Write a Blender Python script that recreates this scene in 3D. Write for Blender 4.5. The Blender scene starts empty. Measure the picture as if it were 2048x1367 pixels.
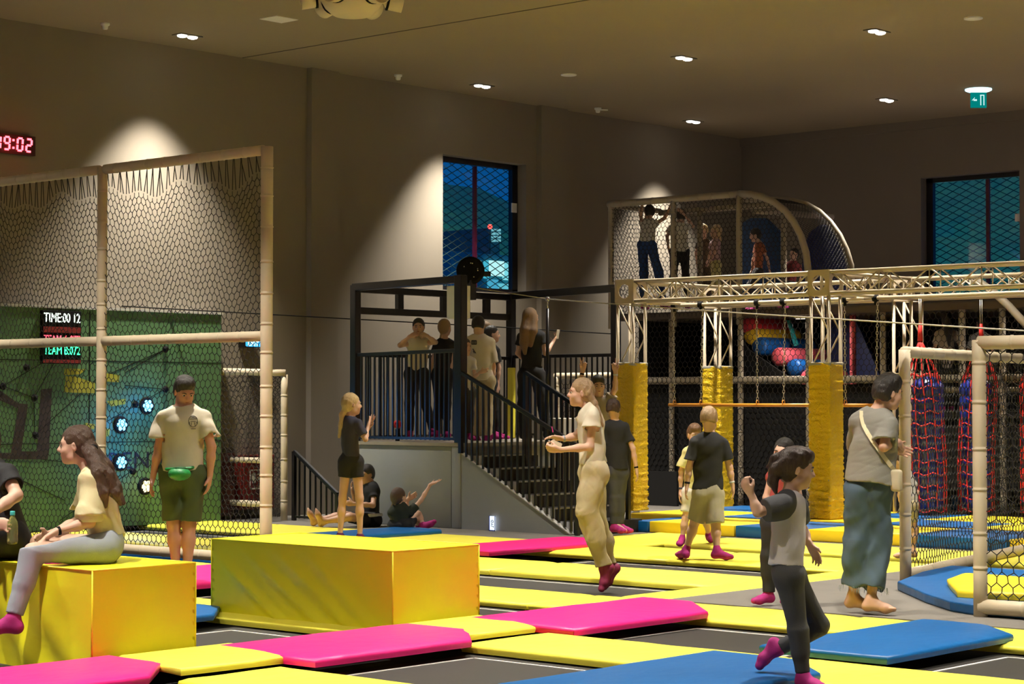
import bpy, bmesh, math, random
import numpy as np
from mathutils import Vector, Matrix
random.seed(7)
np.random.seed(7)
SC = bpy.context.scene
COL = SC.collection

# ------------------------------------------------------------------ camera
FPX, CX, CY = 4100.0, 1024.0, 683.5
PITCH = math.atan(113.5 / FPX)
CAM_H = 1.55
ANG = math.radians(41.65)
SA, CA = math.sin(ANG), math.cos(ANG)
FWD2 = Vector((CA, SA, 0))
RGT = Vector((SA, -CA, 0))
cam_d = bpy.data.cameras.new('camera')
cam = bpy.data.objects.new('camera', cam_d)
COL.objects.link(cam)
cam_d.sensor_width = 36.0
cam_d.lens = FPX / 2048 * 36.0
cam_d.clip_end = 500
cam_d.clip_start = 0.1
fw = (FWD2 * math.cos(PITCH) + Vector((0, 0, 1)) * math.sin(PITCH)).normalized()
up = RGT.cross(fw)
cam.matrix_world = Matrix(((RGT.x, up.x, -fw.x, 0), (RGT.y, up.y, -fw.y, 0), (RGT.z, up.z, -fw.z, CAM_H), (0, 0, 0, 1)))
SC.camera = cam

# ------------------------------------------------------------------ world: blue dusk outside the windows
wd = bpy.data.worlds.new('dusk'); SC.world = wd; wd.use_nodes = True
wn = wd.node_tree; wn.nodes.clear()
wo = wn.nodes.new('ShaderNodeOutputWorld'); wb = wn.nodes.new('ShaderNodeBackground')
wt = wn.nodes.new('ShaderNodeTexCoord'); ws = wn.nodes.new('ShaderNodeSeparateXYZ'); wr = wn.nodes.new('ShaderNodeValToRGB')
wn.links.new(wt.outputs['Generated'], ws.inputs[0]); wn.links.new(ws.outputs['Z'], wr.inputs[0])
wr.color_ramp.elements[0].position = 0.0; wr.color_ramp.elements[0].color = (0.001, 0.075, 0.25, 1)
wr.color_ramp.elements[1].position = 0.5; wr.color_ramp.elements[1].color = (0.001, 0.055, 0.25, 1)
wn.links.new(wr.outputs[0], wb.inputs[0]); wb.inputs[1].default_value = 1.15
wn.links.new(wb.outputs[0], wo.inputs[0])

# ------------------------------------------------------------------ view
SC.view_settings.view_transform = 'Standard'
SC.view_settings.look = 'None'
SC.view_settings.exposure = 0.0
SC.view_settings.gamma = 1.0
SC.view_settings.use_curve_mapping = False
CEIL = 6.0
LAMP_W = 2050.0
LAMP_XY = [(x, y) for x in (0.8, 5.9, 11.0, 16.05, 21.4, 26.41) for y in (19.6, 16.03, 13.12, 9.8, 6.5, 3.2, -0.1)]
LAMP_XY.remove((16.05, 16.03))
lamp_lights = []
for (lx, ly) in LAMP_XY:
    ld = bpy.data.lights.new('downlight_lamp', 'SPOT')
    ld.energy = LAMP_W
    ld.color = (1.0, 0.925, 0.80)
    ld.spot_size = math.radians(80)
    ld.spot_blend = 0.85
    ld.shadow_soft_size = 0.07
    lo = bpy.data.objects.new('lamp', ld); COL.objects.link(lo)
    lo.location = (lx, ly, CEIL - 0.03)
    lamp_lights.append(lo)

# ------------------------------------------------------------------ measuring helpers: a photo pixel to a point in the hall
def ray(px, py):
    a = (px - CX) / FPX; b = (CY - py) / FPX
    F = math.cos(PITCH) - b * math.sin(PITCH); Z = math.sin(PITCH) + b * math.cos(PITCH)
    return Vector((a * SA + F * CA, -a * CA + F * SA, Z))
def on(px, py, ax, val):
    r = ray(px, py); o = Vector((0, 0, CAM_H)); t = (val - o[ax]) / r[ax]
    return o + r * t
def PX(px, py, x): return on(px, py, 0, x)
def PY(px, py, y): return on(px, py, 1, y)
def PZ(px, py, z=0.0): return on(px, py, 2, z)
def PD(px, py, d):
    r = ray(px, py); t = d / (r.x * CA + r.y * SA)
    return Vector((0, 0, CAM_H)) + r * t

# ------------------------------------------------------------------ materials
def _c(c):
    if isinstance(c, str):
        c = c.lstrip('#'); v = [int(c[i:i + 2], 16) / 255 for i in (0, 2, 4)]
        return tuple(((x / 12.92) if x <= 0.04045 else ((x + 0.055) / 1.055) ** 2.4) for x in v)
    return tuple(c)
MATS = {}
def mat(name, col, rough=0.6, bump=None, metal=0.0, var=0.0, vscale=6.0, spec=0.5, coat=0.0, emit=None, estr=0.0, stretch=None, wr=None, trans=0.0, alpha=1.0, sss=0.0):
    if name in MATS: return MATS[name]
    m = bpy.data.materials.new(name); m.use_nodes = True
    nt = m.node_tree; b = nt.nodes['Principled BSDF']
    col = _c(col)
    b.inputs['Base Color'].default_value = (*col, 1)
    b.inputs['Roughness'].default_value = rough
    b.inputs['Metallic'].default_value = metal
    b.inputs['Specular IOR Level'].default_value = spec
    if coat: b.inputs['Coat Weight'].default_value = coat; b.inputs['Coat Roughness'].default_value = 0.2
    if trans: b.inputs['Transmission Weight'].default_value = trans
    if sss:
        b.inputs['Subsurface Weight'].default_value = sss; b.inputs['Subsurface Radius'].default_value = (0.012, 0.005, 0.003)
    if emit is not None:
        b.inputs['Emission Color'].default_value = (*_c(emit), 1); b.inputs['Emission Strength'].default_value = estr
    tc = nt.nodes.new('ShaderNodeTexCoord')
    src = tc.outputs['Object']
    if stretch:
        mp = nt.nodes.new('ShaderNodeMapping'); mp.inputs['Scale'].default_value = stretch
        nt.links.new(src, mp.inputs[0]); src = mp.outputs[0]
    if var:
        n = nt.nodes.new('ShaderNodeTexNoise'); n.inputs['Scale'].default_value = vscale; n.inputs['Detail'].default_value = 4
        nt.links.new(src, n.inputs['Vector'])
        mx = nt.nodes.new('ShaderNodeMixRGB'); mx.blend_type = 'MIX'
        mx.inputs[1].default_value = (*[max(0, x * (1 - var)) for x in col], 1); mx.inputs[2].default_value = (*[min(1, x * (1 + var)) for x in col], 1)
        nt.links.new(n.outputs['Fac'], mx.inputs[0]); nt.links.new(mx.outputs[0], b.inputs['Base Color'])
    last = None
    for bp in ([bump] if bump else []) + ([wr] if wr else []):
        n = nt.nodes.new('ShaderNodeTexNoise'); n.inputs['Scale'].default_value = bp[0]; n.inputs['Detail'].default_value = 3
        if len(bp) > 3: n.inputs['Distortion'].default_value = bp[3]
        nt.links.new(src, n.inputs['Vector'])
        bu = nt.nodes.new('ShaderNodeBump'); bu.inputs['Strength'].default_value = bp[1]; bu.inputs['Distance'].default_value = bp[2] if len(bp) > 2 else 0.01
        nt.links.new(n.outputs['Fac'], bu.inputs['Height'])
        if last: nt.links.new(last, bu.inputs['Normal'])
        last = bu.outputs[0]
    if last: nt.links.new(last, b.inputs['Normal'])
    MATS[name] = m
    return m
def emat(name, col, s):
    if name in MATS: return MATS[name]
    m = bpy.data.materials.new(name); m.use_nodes = True; nt = m.node_tree; nt.nodes.clear()
    o = nt.nodes.new('ShaderNodeOutputMaterial'); e = nt.nodes.new('ShaderNodeEmission')
    e.inputs[0].default_value = (*_c(col), 1); e.inputs[1].default_value = s
    nt.links.new(e.outputs[0], o.inputs[0]); MATS[name] = m
    return m

# ------------------------------------------------------------------ mesh helpers
def tag(o, label=None, cat=None, group=None, kind=None):
    if label: o['label'] = label
    if cat: o['category'] = cat
    if group: o['group'] = group
    if kind: o['kind'] = kind
    return o
def link(name, me, m=None, parent=None, smooth=False):
    o = bpy.data.objects.new(name, me); COL.objects.link(o)
    if m is not None:
        for mm in (m if isinstance(m, (list, tuple)) else [m]): me.materials.append(mm)
    if parent is not None:
        o.parent = parent
        o.matrix_parent_inverse = parent.matrix_basis.inverted()
    if smooth and len(me.polygons): me.polygons.foreach_set('use_smooth', [True] * len(me.polygons))
    return o
def empty(name, loc, label, cat, group=None):
    o = bpy.data.objects.new(name, None); COL.objects.link(o); o.location = loc
    o.empty_display_size = 0.1
    return tag(o, label, cat, group)
class MB:
    """collects shapes, then builds ONE mesh object"""
    def __init__(s): s.v = []; s.f = []; s.mi = []
    def add(s, vs, fs, mi=0):
        n = len(s.v); s.v += [tuple(v) for v in vs]; s.f += [tuple(i + n for i in f) for f in fs]; s.mi += [mi] * len(fs)
    def box(s, p0, p1, mi=0):
        x0, x1 = sorted((p0[0], p1[0])); y0, y1 = sorted((p0[1], p1[1])); z0, z1 = sorted((p0[2], p1[2]))
        s.add([(x0, y0, z0), (x1, y0, z0), (x1, y1, z0), (x0, y1, z0), (x0, y0, z1), (x1, y0, z1), (x1, y1, z1), (x0, y1, z1)],
              [(3, 2, 1, 0), (4, 5, 6, 7), (0, 1, 5, 4), (1, 2, 6, 5), (2, 3, 7, 6), (3, 0, 4, 7)], mi)
    def obox(s, c, ax, ay, az, mi=0):
        c, ax, ay, az = map(Vector, (c, ax, ay, az)); vs = []
        for k in (-1, 1):
            for (i, j) in ((-1, -1), (1, -1), (1, 1), (-1, 1)): vs.append(c + ax * i + ay * j + az * k)
        s.add(vs, [(3, 2, 1, 0), (4, 5, 6, 7), (0, 1, 5, 4), (1, 2, 6, 5), (2, 3, 7, 6), (3, 0, 4, 7)], mi)
    def beam(s, a, b, w, h=None, upv=(0, 0, 1), mi=0):
        a, b = Vector(a), Vector(b); h = h or w; d = (b - a); L = d.length; d.normalize()
        upv = Vector(upv)
        if abs(d.dot(upv)) > 0.95: upv = Vector((1, 0, 0))
        sd = d.cross(upv).normalized(); u2 = sd.cross(d)
        s.obox((a + b) / 2, d * L / 2, sd * w / 2, u2 * h / 2, mi)
    def prism(s, pts, z0, z1, mi=0):
        n = len(pts); ar = sum(pts[i][0] * pts[(i + 1) % n][1] - pts[(i + 1) % n][0] * pts[i][1] for i in range(n))
        if ar < 0: pts = pts[::-1]
        vs = [(p[0], p[1], z0) for p in pts] + [(p[0], p[1], z1) for p in pts]
        fs = [tuple(range(n))[::-1], tuple(range(n, 2 * n))] + [(i, (i + 1) % n, n + (i + 1) % n, n + i) for i in range(n)]
        s.add(vs, fs, mi)
    def tube(s, pts, r, n=10, mi=0, closed=False, cap=True):
        pts = [Vector(p) for p in pts]; N = len(pts)
        rr = r if isinstance(r, (list, tuple)) else [r] * N
        prev = None; vs = []
        for i, p in enumerate(pts):
            if closed: d = pts[(i + 1) % N] - pts[i - 1]
            else: d = pts[min(i + 1, N - 1)] - pts[max(i - 1, 0)]
            if d.length < 1e-9: d = Vector((0, 0, 1))
            d.normalize()
            if prev is None:
                t = Vector((0, 0, 1)) if abs(d.z) < 0.9 else Vector((1, 0, 0)); x = d.cross(t).normalized()
            else:
                x = prev - d * prev.dot(d)
                if x.length < 1e-6: x = d.orthogonal()
                x.normalize()
            prev = x; y = d.cross(x)
            for k in range(n):
                a = 2 * math.pi * k / n; vs.append(p + (x * math.cos(a) + y * math.sin(a)) * rr[i])
        fs = []
        for i in range(N if closed else N - 1):
            j = (i + 1) % N
            for k in range(n):
                k2 = (k + 1) % n; fs.append((i * n + k, i * n + k2, j * n + k2, j * n + k))
        if cap and not closed: fs += [tuple(range(n))[::-1], tuple(range((N - 1) * n, N * n))]
        s.add(vs, fs, mi)
    def lathe(s, c, prof, n=24, axis=(0, 0, 1), mi=0):
        c = Vector(c); az = Vector(axis).normalized(); ax = az.orthogonal().normalized(); ay = az.cross(ax); vs = []
        for (r, h) in prof:
            for k in range(n):
                a = 2 * math.pi * k / n; vs.append(c + az * h + (ax * math.cos(a) + ay * math.sin(a)) * max(r, 1e-4))
        fs = [(i * n + k, i * n + (k + 1) % n, (i + 1) * n + (k + 1) % n, (i + 1) * n + k) for i in range(len(prof) - 1) for k in range(n)]
        fs += [tuple(range(n))[::-1], tuple(range((len(prof) - 1) * n, len(prof) * n))]
        s.add(vs, fs, mi)
    def sphere(s, c, r, n=12, mi=0, sc=(1, 1, 1)):
        vs = []; fs = []; m = n // 2
        for i in range(m + 1):
            t = math.pi * i / m
            for k in range(n):
                a = 2 * math.pi * k / n
                vs.append((c[0] + r * sc[0] * math.sin(t) * math.cos(a), c[1] + r * sc[1] * math.sin(t) * math.sin(a), c[2] + r * sc[2] * math.cos(t)))
        for i in range(m):
            for k in range(n): fs.append((i * n + k, (i + 1) * n + k, (i + 1) * n + (k + 1) % n, i * n + (k + 1) % n))
        s.add(vs, fs, mi)
    def build(s, name, m=None, parent=None, smooth=False, bevel=0.0, seg=2):
        me = bpy.data.meshes.new(name)
        if bevel > 0:
            bm = bmesh.new(); vv = [bm.verts.new(v) for v in s.v]
            for f, mi in zip(s.f, s.mi):
                ff = bm.faces.new([vv[i] for i in f]); ff.material_index = mi
            bmesh.ops.recalc_face_normals(bm, faces=bm.faces)
            ed = [e for e in bm.edges if e.is_manifold and e.calc_face_angle(0) > 0.5]
            bmesh.ops.bevel(bm, geom=ed, offset=bevel, segments=seg, profile=0.5, affect='EDGES', clamp_overlap=True)
            bm.to_mesh(me); bm.free()
        else:
            me.from_pydata(s.v, [], s.f); me.polygons.foreach_set('material_index', s.mi)
        o = link(name, me, m, parent, smooth)
        if smooth and bevel > 0:
            me.set_sharp_from_angle(angle=math.radians(50))
        return o
def edges_mesh(P0, P1, r, sides=3):
    """thin prisms along many edges, vectorised"""
    P0 = np.asarray(P0, float); P1 = np.asarray(P1, float)
    d = P1 - P0; L = np.linalg.norm(d, axis=1, keepdims=True); d = d / np.maximum(L, 1e-9)
    t = np.where(np.abs(d[:, 2:3]) < 0.9, np.array([[0, 0, 1.0]]), np.array([[1.0, 0, 0]]))
    x = np.cross(d, t); x /= np.linalg.norm(x, axis=1, keepdims=True); y = np.cross(d, x)
    vs = []
    for P in (P0, P1):
        for k in range(sides):
            a = 2 * math.pi * k / sides; vs.append(P + (x * math.cos(a) + y * math.sin(a)) * r)
    V = np.stack(vs, 1).reshape(-1, 3); n = len(P0); base = np.arange(n)[:, None] * 2 * sides
    Q = np.concatenate([base + np.array([[k, (k + 1) % sides, sides + (k + 1) % sides, sides + k]]) for k in range(sides)], 0)
    return V, Q
def np_mesh(name, V, Q):
    me = bpy.data.meshes.new(name); V = np.asarray(V, np.float32); Q = np.asarray(Q, np.int32)
    me.vertices.add(len(V)); me.vertices.foreach_set('co', V.ravel())
    k = Q.shape[1]
    me.loops.add(len(Q) * k); me.loops.foreach_set('vertex_index', Q.ravel())
    me.polygons.add(len(Q)); me.polygons.foreach_set('loop_start', np.arange(0, len(Q) * k, k, dtype=np.int32))
    me.update(calc_edges=True); me.validate()
    return me
def hexnet(name, fn, W, H, cw, ch, r, m, parent, keep=None, jitter=0.0):
    """honeycomb netting over the sheet fn(s, t) -> point, 0<=s<=W, 0<=t<=H"""
    A = []; B = []; nx = int(W / cw); ny = int(H / (ch * 0.75))
    rs = np.random.RandomState(len(name) + nx)
    off = {}
    def pt(i, j, k):
        # k=0: lower vertex of the upright strut, k=1: its upper vertex
        s = (i + (0.5 if j % 2 else 0.0)) * cw; t = j * ch * 0.75 + (0.0 if k == 0 else ch * 0.42)
        key = (i, j, k)
        if jitter and key not in off: off[key] = rs.uniform(-jitter, jitter, 2)
        if jitter: s += off[key][0]; t += off[key][1]
        return min(max(s, 0), W), min(max(t, 0), H)
    for j in range(ny + 1):
        for i in range(nx + 1):
            a = pt(i, j, 0); b = pt(i, j, 1); segs = [(a, b)]
            if j < ny:
                if j % 2: segs += [(b, pt(i, j + 1, 0)), (b, pt(i + 1, j + 1, 0))]
                else: segs += [(b, pt(i - 1, j + 1, 0)) if i > 0 else (b, b), (b, pt(i, j + 1, 0))]
            for (p, q) in segs:
                if abs(p[0] - q[0]) + abs(p[1] - q[1]) < 1e-6: continue
                if keep and not (keep(*p) and keep(*q)): continue
                A.append(fn(*p)); B.append(fn(*q))
    V, Q = edges_mesh(A, B, r, 3)
    me = np_mesh(name, V, Q)
    return link(name, me, m, parent)
def text(name, body, m, parent, org, ax, ay, height, width=None, depth=0.002, align='LEFT'):
    """flat lettering: org = lower left corner, ax/ay = reading and up directions"""
    cu = bpy.data.curves.new(name, 'FONT'); cu.body = body; cu.extrude = depth; cu.resolution_u = 2
    cu.size = 1.0
    o = bpy.data.objects.new(name + '_src', cu); COL.objects.link(o)
    dg = bpy.context.evaluated_depsgraph_get(); me = bpy.data.meshes.new_from_object(o.evaluated_get(dg))
    bpy.data.objects.remove(o); bpy.data.curves.remove(cu)
    n = len(me.vertices); co = np.empty(n * 3, np.float32); me.vertices.foreach_get('co', co); co = co.reshape(-1, 3)
    mn = co.min(0); mx = co.max(0); sz = mx - mn
    sy = height / sz[1]; sx = (width / sz[0]) if width else sy
    ax = np.array(Vector(ax).normalized()); ay = np.array(Vector(ay).normalized()); az = np.cross(ax, ay)
    P = np.array(org) + (co[:, :1] - mn[0]) * sx * ax + (co[:, 1:2] - mn[1]) * sy * ay + co[:, 2:3] * az
    me.vertices.foreach_set('co', P.astype(np.float32).ravel()); me.update()
    me.materials.clear()
    return link(name, me, m, parent)
# ------------------------------------------------------------------ materials of the hall
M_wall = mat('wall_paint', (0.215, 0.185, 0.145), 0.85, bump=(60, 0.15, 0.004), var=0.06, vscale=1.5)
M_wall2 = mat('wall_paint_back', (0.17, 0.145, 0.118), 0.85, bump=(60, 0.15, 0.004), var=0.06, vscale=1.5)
M_ceil = mat('ceiling_paint', (0.265, 0.215, 0.145), 0.9, bump=(40, 0.1, 0.003), var=0.05, vscale=0.8)
M_deck = mat('deck_carpet', (0.17, 0.155, 0.135), 0.95, bump=(500, 0.5, 0.003), var=0.2, vscale=2.5)
M_under = mat('under_floor', (0.012, 0.011, 0.011), 0.9, var=0.3, vscale=8)
M_black = mat('black_steel', (0.006, 0.006, 0.008), 0.28, bump=(200, 0.1, 0.001), spec=0.6)
M_blackm = mat('black_matte', (0.005, 0.005, 0.005), 0.8, var=0.2, spec=.15)
M_yel = mat('yellow_vinyl', (0.93, 0.84, 0.085), 0.42, bump=(7, 0.35, 0.02), wr=(300, 0.25, 0.001), var=0.05, vscale=3)
M_yel2 = mat('yellow_box_vinyl', (0.80, 0.74, 0.018), 0.45, bump=(5, 0.3, 0.02), wr=(300, 0.3, 0.001), var=0.05, vscale=3)
M_pink = mat('pink_vinyl', (0.86, 0.016, 0.22), 0.42, bump=(7, 0.35, 0.02), wr=(300, 0.25, 0.001), var=0.06, vscale=3)
M_blue = mat('blue_vinyl', (0.001, 0.10, 0.32), 0.42, bump=(7, 0.35, 0.02), wr=(300, 0.25, 0.001), var=0.08, vscale=3)
M_gold = mat('gold_vinyl', (0.86, 0.58, 0.016), 0.32, bump=(9, 0.6, 0.05, 1.2), wr=(22, 0.6, 0.04, 1.8), var=0.05)
M_greyv = mat('grey_vinyl', (0.25, 0.26, 0.26), 0.5, bump=(5, 0.3, 0.02), wr=(300, 0.3, 0.001), var=0.05)
M_bed = mat('trampoline_mat', (0.022, 0.019, 0.016), 0.7, bump=(900, 0.4, 0.001), var=0.25, vscale=5)
M_line = mat('white_tape', (0.75, 0.73, 0.70), 0.6, var=0.05)
M_foam = mat('beige_foam', (0.56, 0.47, 0.33), 0.55, bump=(30, 0.25, 0.005), var=0.08, vscale=9)
M_net = mat('black_cord', (0.012, 0.010, 0.009), 0.8)
M_truss = mat('painted_truss', (0.50, 0.42, 0.31), 0.35, bump=(60, 0.1, 0.002), spec=0.5)
M_white = mat('white_plastic', (0.86, 0.84, 0.78), 0.5, var=0.03)
M_lamp = emat('lamp_glow', (1.0, 0.93, 0.80), 14.0)

# ------------------------------------------------------------------ shell
X0, X1, Y0, Y1 = -4.0, 28.8, -5.0, 20.35
def struct(o): o['kind'] = 'structure'; return o
b = MB(); b.box((X0 - .3, Y0 - .3, -0.4), (X1 + .3, Y1 + .3, -0.16)); struct(b.build('floor', M_under))
b = MB(); b.box((17.07, 14.6, -0.16), (X1, Y1, 0.0)); b.box((18.75, Y0, -0.16), (X1, 14.6, 0.0)); b.box((12.66, Y0, -0.16), (17.07, 9.68, 0.0)); b.box((17.07, Y0, -0.16), (18.75, 8.4, 0.0))
struct(b.build('floor', M_deck))
b = MB(); b.box((X0, Y0, -0.16), (6.0, Y1, -0.02)); struct(b.build('floor', M_deck))
b = MB(); b.box((X0 - .3, Y0 - .3, CEIL), (X1 + .3, Y1 + .3, CEIL + .3)); ceil_o = struct(b.build('ceiling', M_ceil))
b = MB(); b.box((17.575, Y0, CEIL - .004), (17.595, Y1, CEIL + .01)); struct(b.build('trim_1', mat('joint_dark', (0.05, 0.04, 0.03), 0.9)))
# left wall with a window opening
WL = (21.38, 23.2, 3.12, 5.08)
b = MB()
b.box((X0 - .3, Y1, -0.2), (WL[0], Y1 + .35, CEIL)); b.box((WL[1], Y1, -0.2), (X1 + .3, Y1 + .35, CEIL))
b.box((WL[0], Y1, -0.2), (WL[1], Y1 + .35, WL[2])); b.box((WL[0], Y1, WL[3]), (WL[1], Y1 + .35, CEIL))
b.box((18.72, Y1 - .10, 0), (19.22, Y1, CEIL)); b.box((23.44, Y1 - .10, 0), (24.05, Y1, CEIL))
b.box((13.2, Y1 - .10, 0), (13.5, Y1, CEIL))
struct(b.build('wall_left', M_wall))
WB = (15.13, 16.86, 3.1, 5.08)
b = MB()
b.box((X1, Y0 - .3, -0.2), (X1 + .35, WB[0], CEIL)); b.box((X1, WB[1], -0.2), (X1 + .35, Y1, CEIL))
b.box((X1, WB[0], -0.2), (X1 + .35, WB[1], WB[2])); b.box((X1, WB[0], WB[3]), (X1 + .35, WB[1], CEIL))
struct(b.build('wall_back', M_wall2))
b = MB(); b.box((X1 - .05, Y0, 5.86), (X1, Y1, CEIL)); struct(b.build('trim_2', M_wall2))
b = MB(); b.box((X0 - .3, Y0 - .3, -0.2), (X1 + .3, Y0, CEIL)); struct(b.build('wall_right', M_wall))
b = MB(); b.box((X0 - .3, Y0, -0.2), (X0, Y1, CEIL)); struct(b.build('wall_front', M_wall))

def glass_mat():
    m = bpy.data.materials.new('window_glass'); m.use_nodes = True; nt = m.node_tree; nt.nodes.clear()
    o = nt.nodes.new('ShaderNodeOutputMaterial'); t = nt.nodes.new('ShaderNodeBsdfTransparent'); g = nt.nodes.new('ShaderNodeBsdfGlossy'); x = nt.nodes.new('ShaderNodeMixShader')
    g.inputs['Roughness'].default_value = 0.02; t.inputs[0].default_value = (0.85, 0.95, 0.95, 1); x.inputs[0].default_value = 0.05
    nt.links.new(t.outputs[0], x.inputs[1]); nt.links.new(g.outputs[0], x.inputs[2]); nt.links.new(x.outputs[0], o.inputs[0]); return m
M_glass = glass_mat()
M_maroon = mat('maroon_bar', (0.16, 0.006, 0.03), 0.5)
def window(n, axis, fixed, a0, a1, z0, z1, mull):
    def P(a, d, z): return (a, fixed + d, z) if axis == 1 else (fixed + d, a, z)
    f = MB(); w = 0.075
    f.box(P(a0, .17, z0), P(a1, .25, z0 + w)); f.box(P(a0, .17, z1 - w), P(a1, .25, z1))
    f.box(P(a0, .17, z0), P(a0 + w, .25, z1)); f.box(P(a1 - w * 1.6, .17, z0), P(a1, .25, z1))
    o = struct(f.build('window_%d' % n, M_black))
    g = MB(); g.box(P(a0 + w, .205, z0 + w), P(a1 - w, .215, z1 - w)); g.build('pane', M_glass, o)
    g = MB(); g.box(P(mull - .03, .26, z0 + w), P(mull + .03, .30, z1 - w)); g.build('mullion', M_maroon, o)
    # expanded metal outside
    A = []; B = []; cw, ch = 0.24, 0.115
    for i in range(-1, int((a1 - a0) / cw) + 2):
        for j in range(-1, int((z1 - z0) / ch) + 2):
            c = (a0 + i * cw, z0 + j * ch)
            for (p, q) in (((0, .5), (.5, 1)), ((.5, 1), (1, .5)), ((1, .5), (.5, 0)), ((.5, 0), (0, .5))):
                A.append(P(c[0] + p[0] * cw, .5, c[1] + p[1] * ch)); B.append(P(c[0] + q[0] * cw, .5, c[1] + q[1] * ch))
    V, Q = edges_mesh(A, B, 0.0065, 4)
    link('mesh_screen', np_mesh('mesh_screen', V, Q), mat('screen_steel', (0.05, 0.09, 0.09), 0.6), o)
    return o
window(1, 1, Y1, *WL, 22.36)
window(2, 0, X1, *WB, 15.82)
b = MB(); b.box((23.05, Y1 + .15, 4.36), (23.16, Y1 + .168, 4.50)); tag(b.build('sticker', M_white), 'small pale sticker on the edge of the tall window', 'sticker')
b = MB(); b.box((X1 + .15, 15.17, 4.30), (X1 + .168, 15.29, 4.42)); tag(b.build('sticker', M_white), 'small pale sticker on the wide window of the back wall', 'sticker')
# hillside and lit building outside
def hill(name, org, along, out, L, prof, lab):
    o = Vector(org); a = Vector(along); u = Vector(out); n = 40; vs = []; fs = []
    for i in range(n + 1):
        t = i / n; hgt = prof(t) + 0.6 * math.sin(t * 37) + 0.35 * math.sin(t * 91)
        for k in range(6):
            q = k / 5; vs.append(o + a * (L * t) + u * (q * 60) + Vector((0, 0, -12 + (hgt + 12) * math.sin(q * math.pi / 2))))
    for i in range(n):
        for k in range(5): fs.append((i * 6 + k, (i + 1) * 6 + k, (i + 1) * 6 + k + 1, i * 6 + k + 1))
    b = MB(); b.add(vs, fs); ob = b.build(name, mat('hillside', (0.60, 0.80, 0.30), 0.95, bump=(0.4, 1.0, 0.8), var=0.3, vscale=0.12), smooth=True)
    return tag(ob, lab, 'hill')
hill('hill', (60, 110, 0), (1, 0, 0), (0, 1, 0), 160, lambda t: 52 - 36 * t, 'wooded hillside at dusk beyond the tall window')
hill('hill', (110, 20, 0), (0, 1, 0), (1, 0, 0), 86, lambda t: 34 + 14 * t, 'wooded hillside at dusk beyond the wide back window')
ob = empty('lit_building', PY(1004, 560, 60), 'lit shop building with bright panels outside the tall window', 'building')
b = MB(); p0 = PY(975, 590, 60); p1 = PY(1052, 512, 60); b.box((p0.x - 2, 60.3, -12), (p1.x + 1, 66, p1.z)); b.build('wall', mat('far_wall', (0.05, 0.3, 0.36), 0.8), ob)
for (ax, ay, bx, by, c, s) in ((982, 520, 1012, 552, (0.62, 0.95, 0.95), 1.2), (1014, 524, 1030, 560, (0.30, 0.85, 0.95), 1.0), (984, 558, 1000, 580, (0.1, 0.5, 0.75), .9), (1003, 566, 1032, 582, (0.2, 0.7, 0.85), .9), (958, 520, 966, 545, (0.5, 0.8, 0.6), .8), (976, 520, 981, 556, (.1, .6, .8), .9)):
    a = PY(ax, ay, 60); c2 = PY(bx, by, 60); b = MB(); b.box((a.x, 60.1, c2.z), (c2.x, 60.28, a.z)); b.build('lit_panel', emat('panel_%d' % ax, c, s), ob)
ob = empty('lit_tower', PY(997, 470, 90), 'far building with two columns of lit windows seen through the tall window', 'building')
b = MB(); a = PY(985, 455, 90); c2 = PY(1006, 520, 90); b.box((a.x, 90.3, -12), (c2.x, 95, a.z)); b.build('wall', mat('far_wall2', (0.05, 0.16, 0.2), 0.8), ob)
for px in (989, 999):
    for k in range(4):
        a = PY(px, 457 + k * 7, 90); c2 = PY(px + 5, 462 + k * 7, 90); b = MB(); b.box((a.x, 90.1, c2.z), (c2.x, 90.28, a.z)); b.build('window', emat('tower_lit', (0.3, 0.7, 0.8), 0.8), ob)
b = MB(); wp = PY(980, 453, 88); b.sphere(wp, 0.16, 10); tag(b.build('warning_light', emat('warn_red', (1, 0.05, 0.04), 6), smooth=True), 'glowing red warning light outside the tall window', 'light')
b = MB(); sl = PY(906, 518, 70); b.sphere(sl, 0.17, 10); tag(b.build('street_light', emat('street_green', (0.5, 1, 0.75), 3), smooth=True), 'small greenish street light low outside the tall window', 'light')

b = MB(); b.tube([(sl.x, 70, -12), (sl.x, 70, sl.z - .17)], .05, 8); tag(b.build('lamp_post', M_black), 'thin dark post under the small greenish street light outside', 'post')
b = MB(); b.tube([(wp.x, 88, -12), (wp.x, 88, wp.z - .16)], .03, 6); tag(b.build('mast', M_black), 'thin mast carrying the red warning light outside', 'mast')
for k, (x, y) in enumerate(((118, 88), (92, 56))):  # added lamps on posts, there only to brighten the two hillsides
    t = empty('hill_fill_lamp', (x, y, -12), ('added fill lamp brightening the hill beyond the tall window', 'added fill lamp brightening the hill beyond the wide back window')[k], 'lamp')
    b = MB(); b.tube([(x, y, -12), (x, y, -3)], .1, 8); b.sphere((x, y, -2.8), .25, 10); b.build('post', M_black, t)
    ld = bpy.data.lights.new('hill_fill', 'POINT'); ld.energy = (22000, 9000)[k]; ld.color = ((.28, .85, .72), (.2, .62, .80))[k]; ld.shadow_soft_size = 1.0; lo = bpy.data.objects.new('lamp', ld); COL.objects.link(lo); lo.location = (x, y, -2); lo.parent = t; lo.matrix_parent_inverse = t.matrix_basis.inverted()
b = MB(); b.box((29.5, 21, -12.3), (260, 240, -12)); struct(b.build('ground', mat('outside_ground', (.05, .07, .06), .9, var=.3, vscale=.2)))
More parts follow.
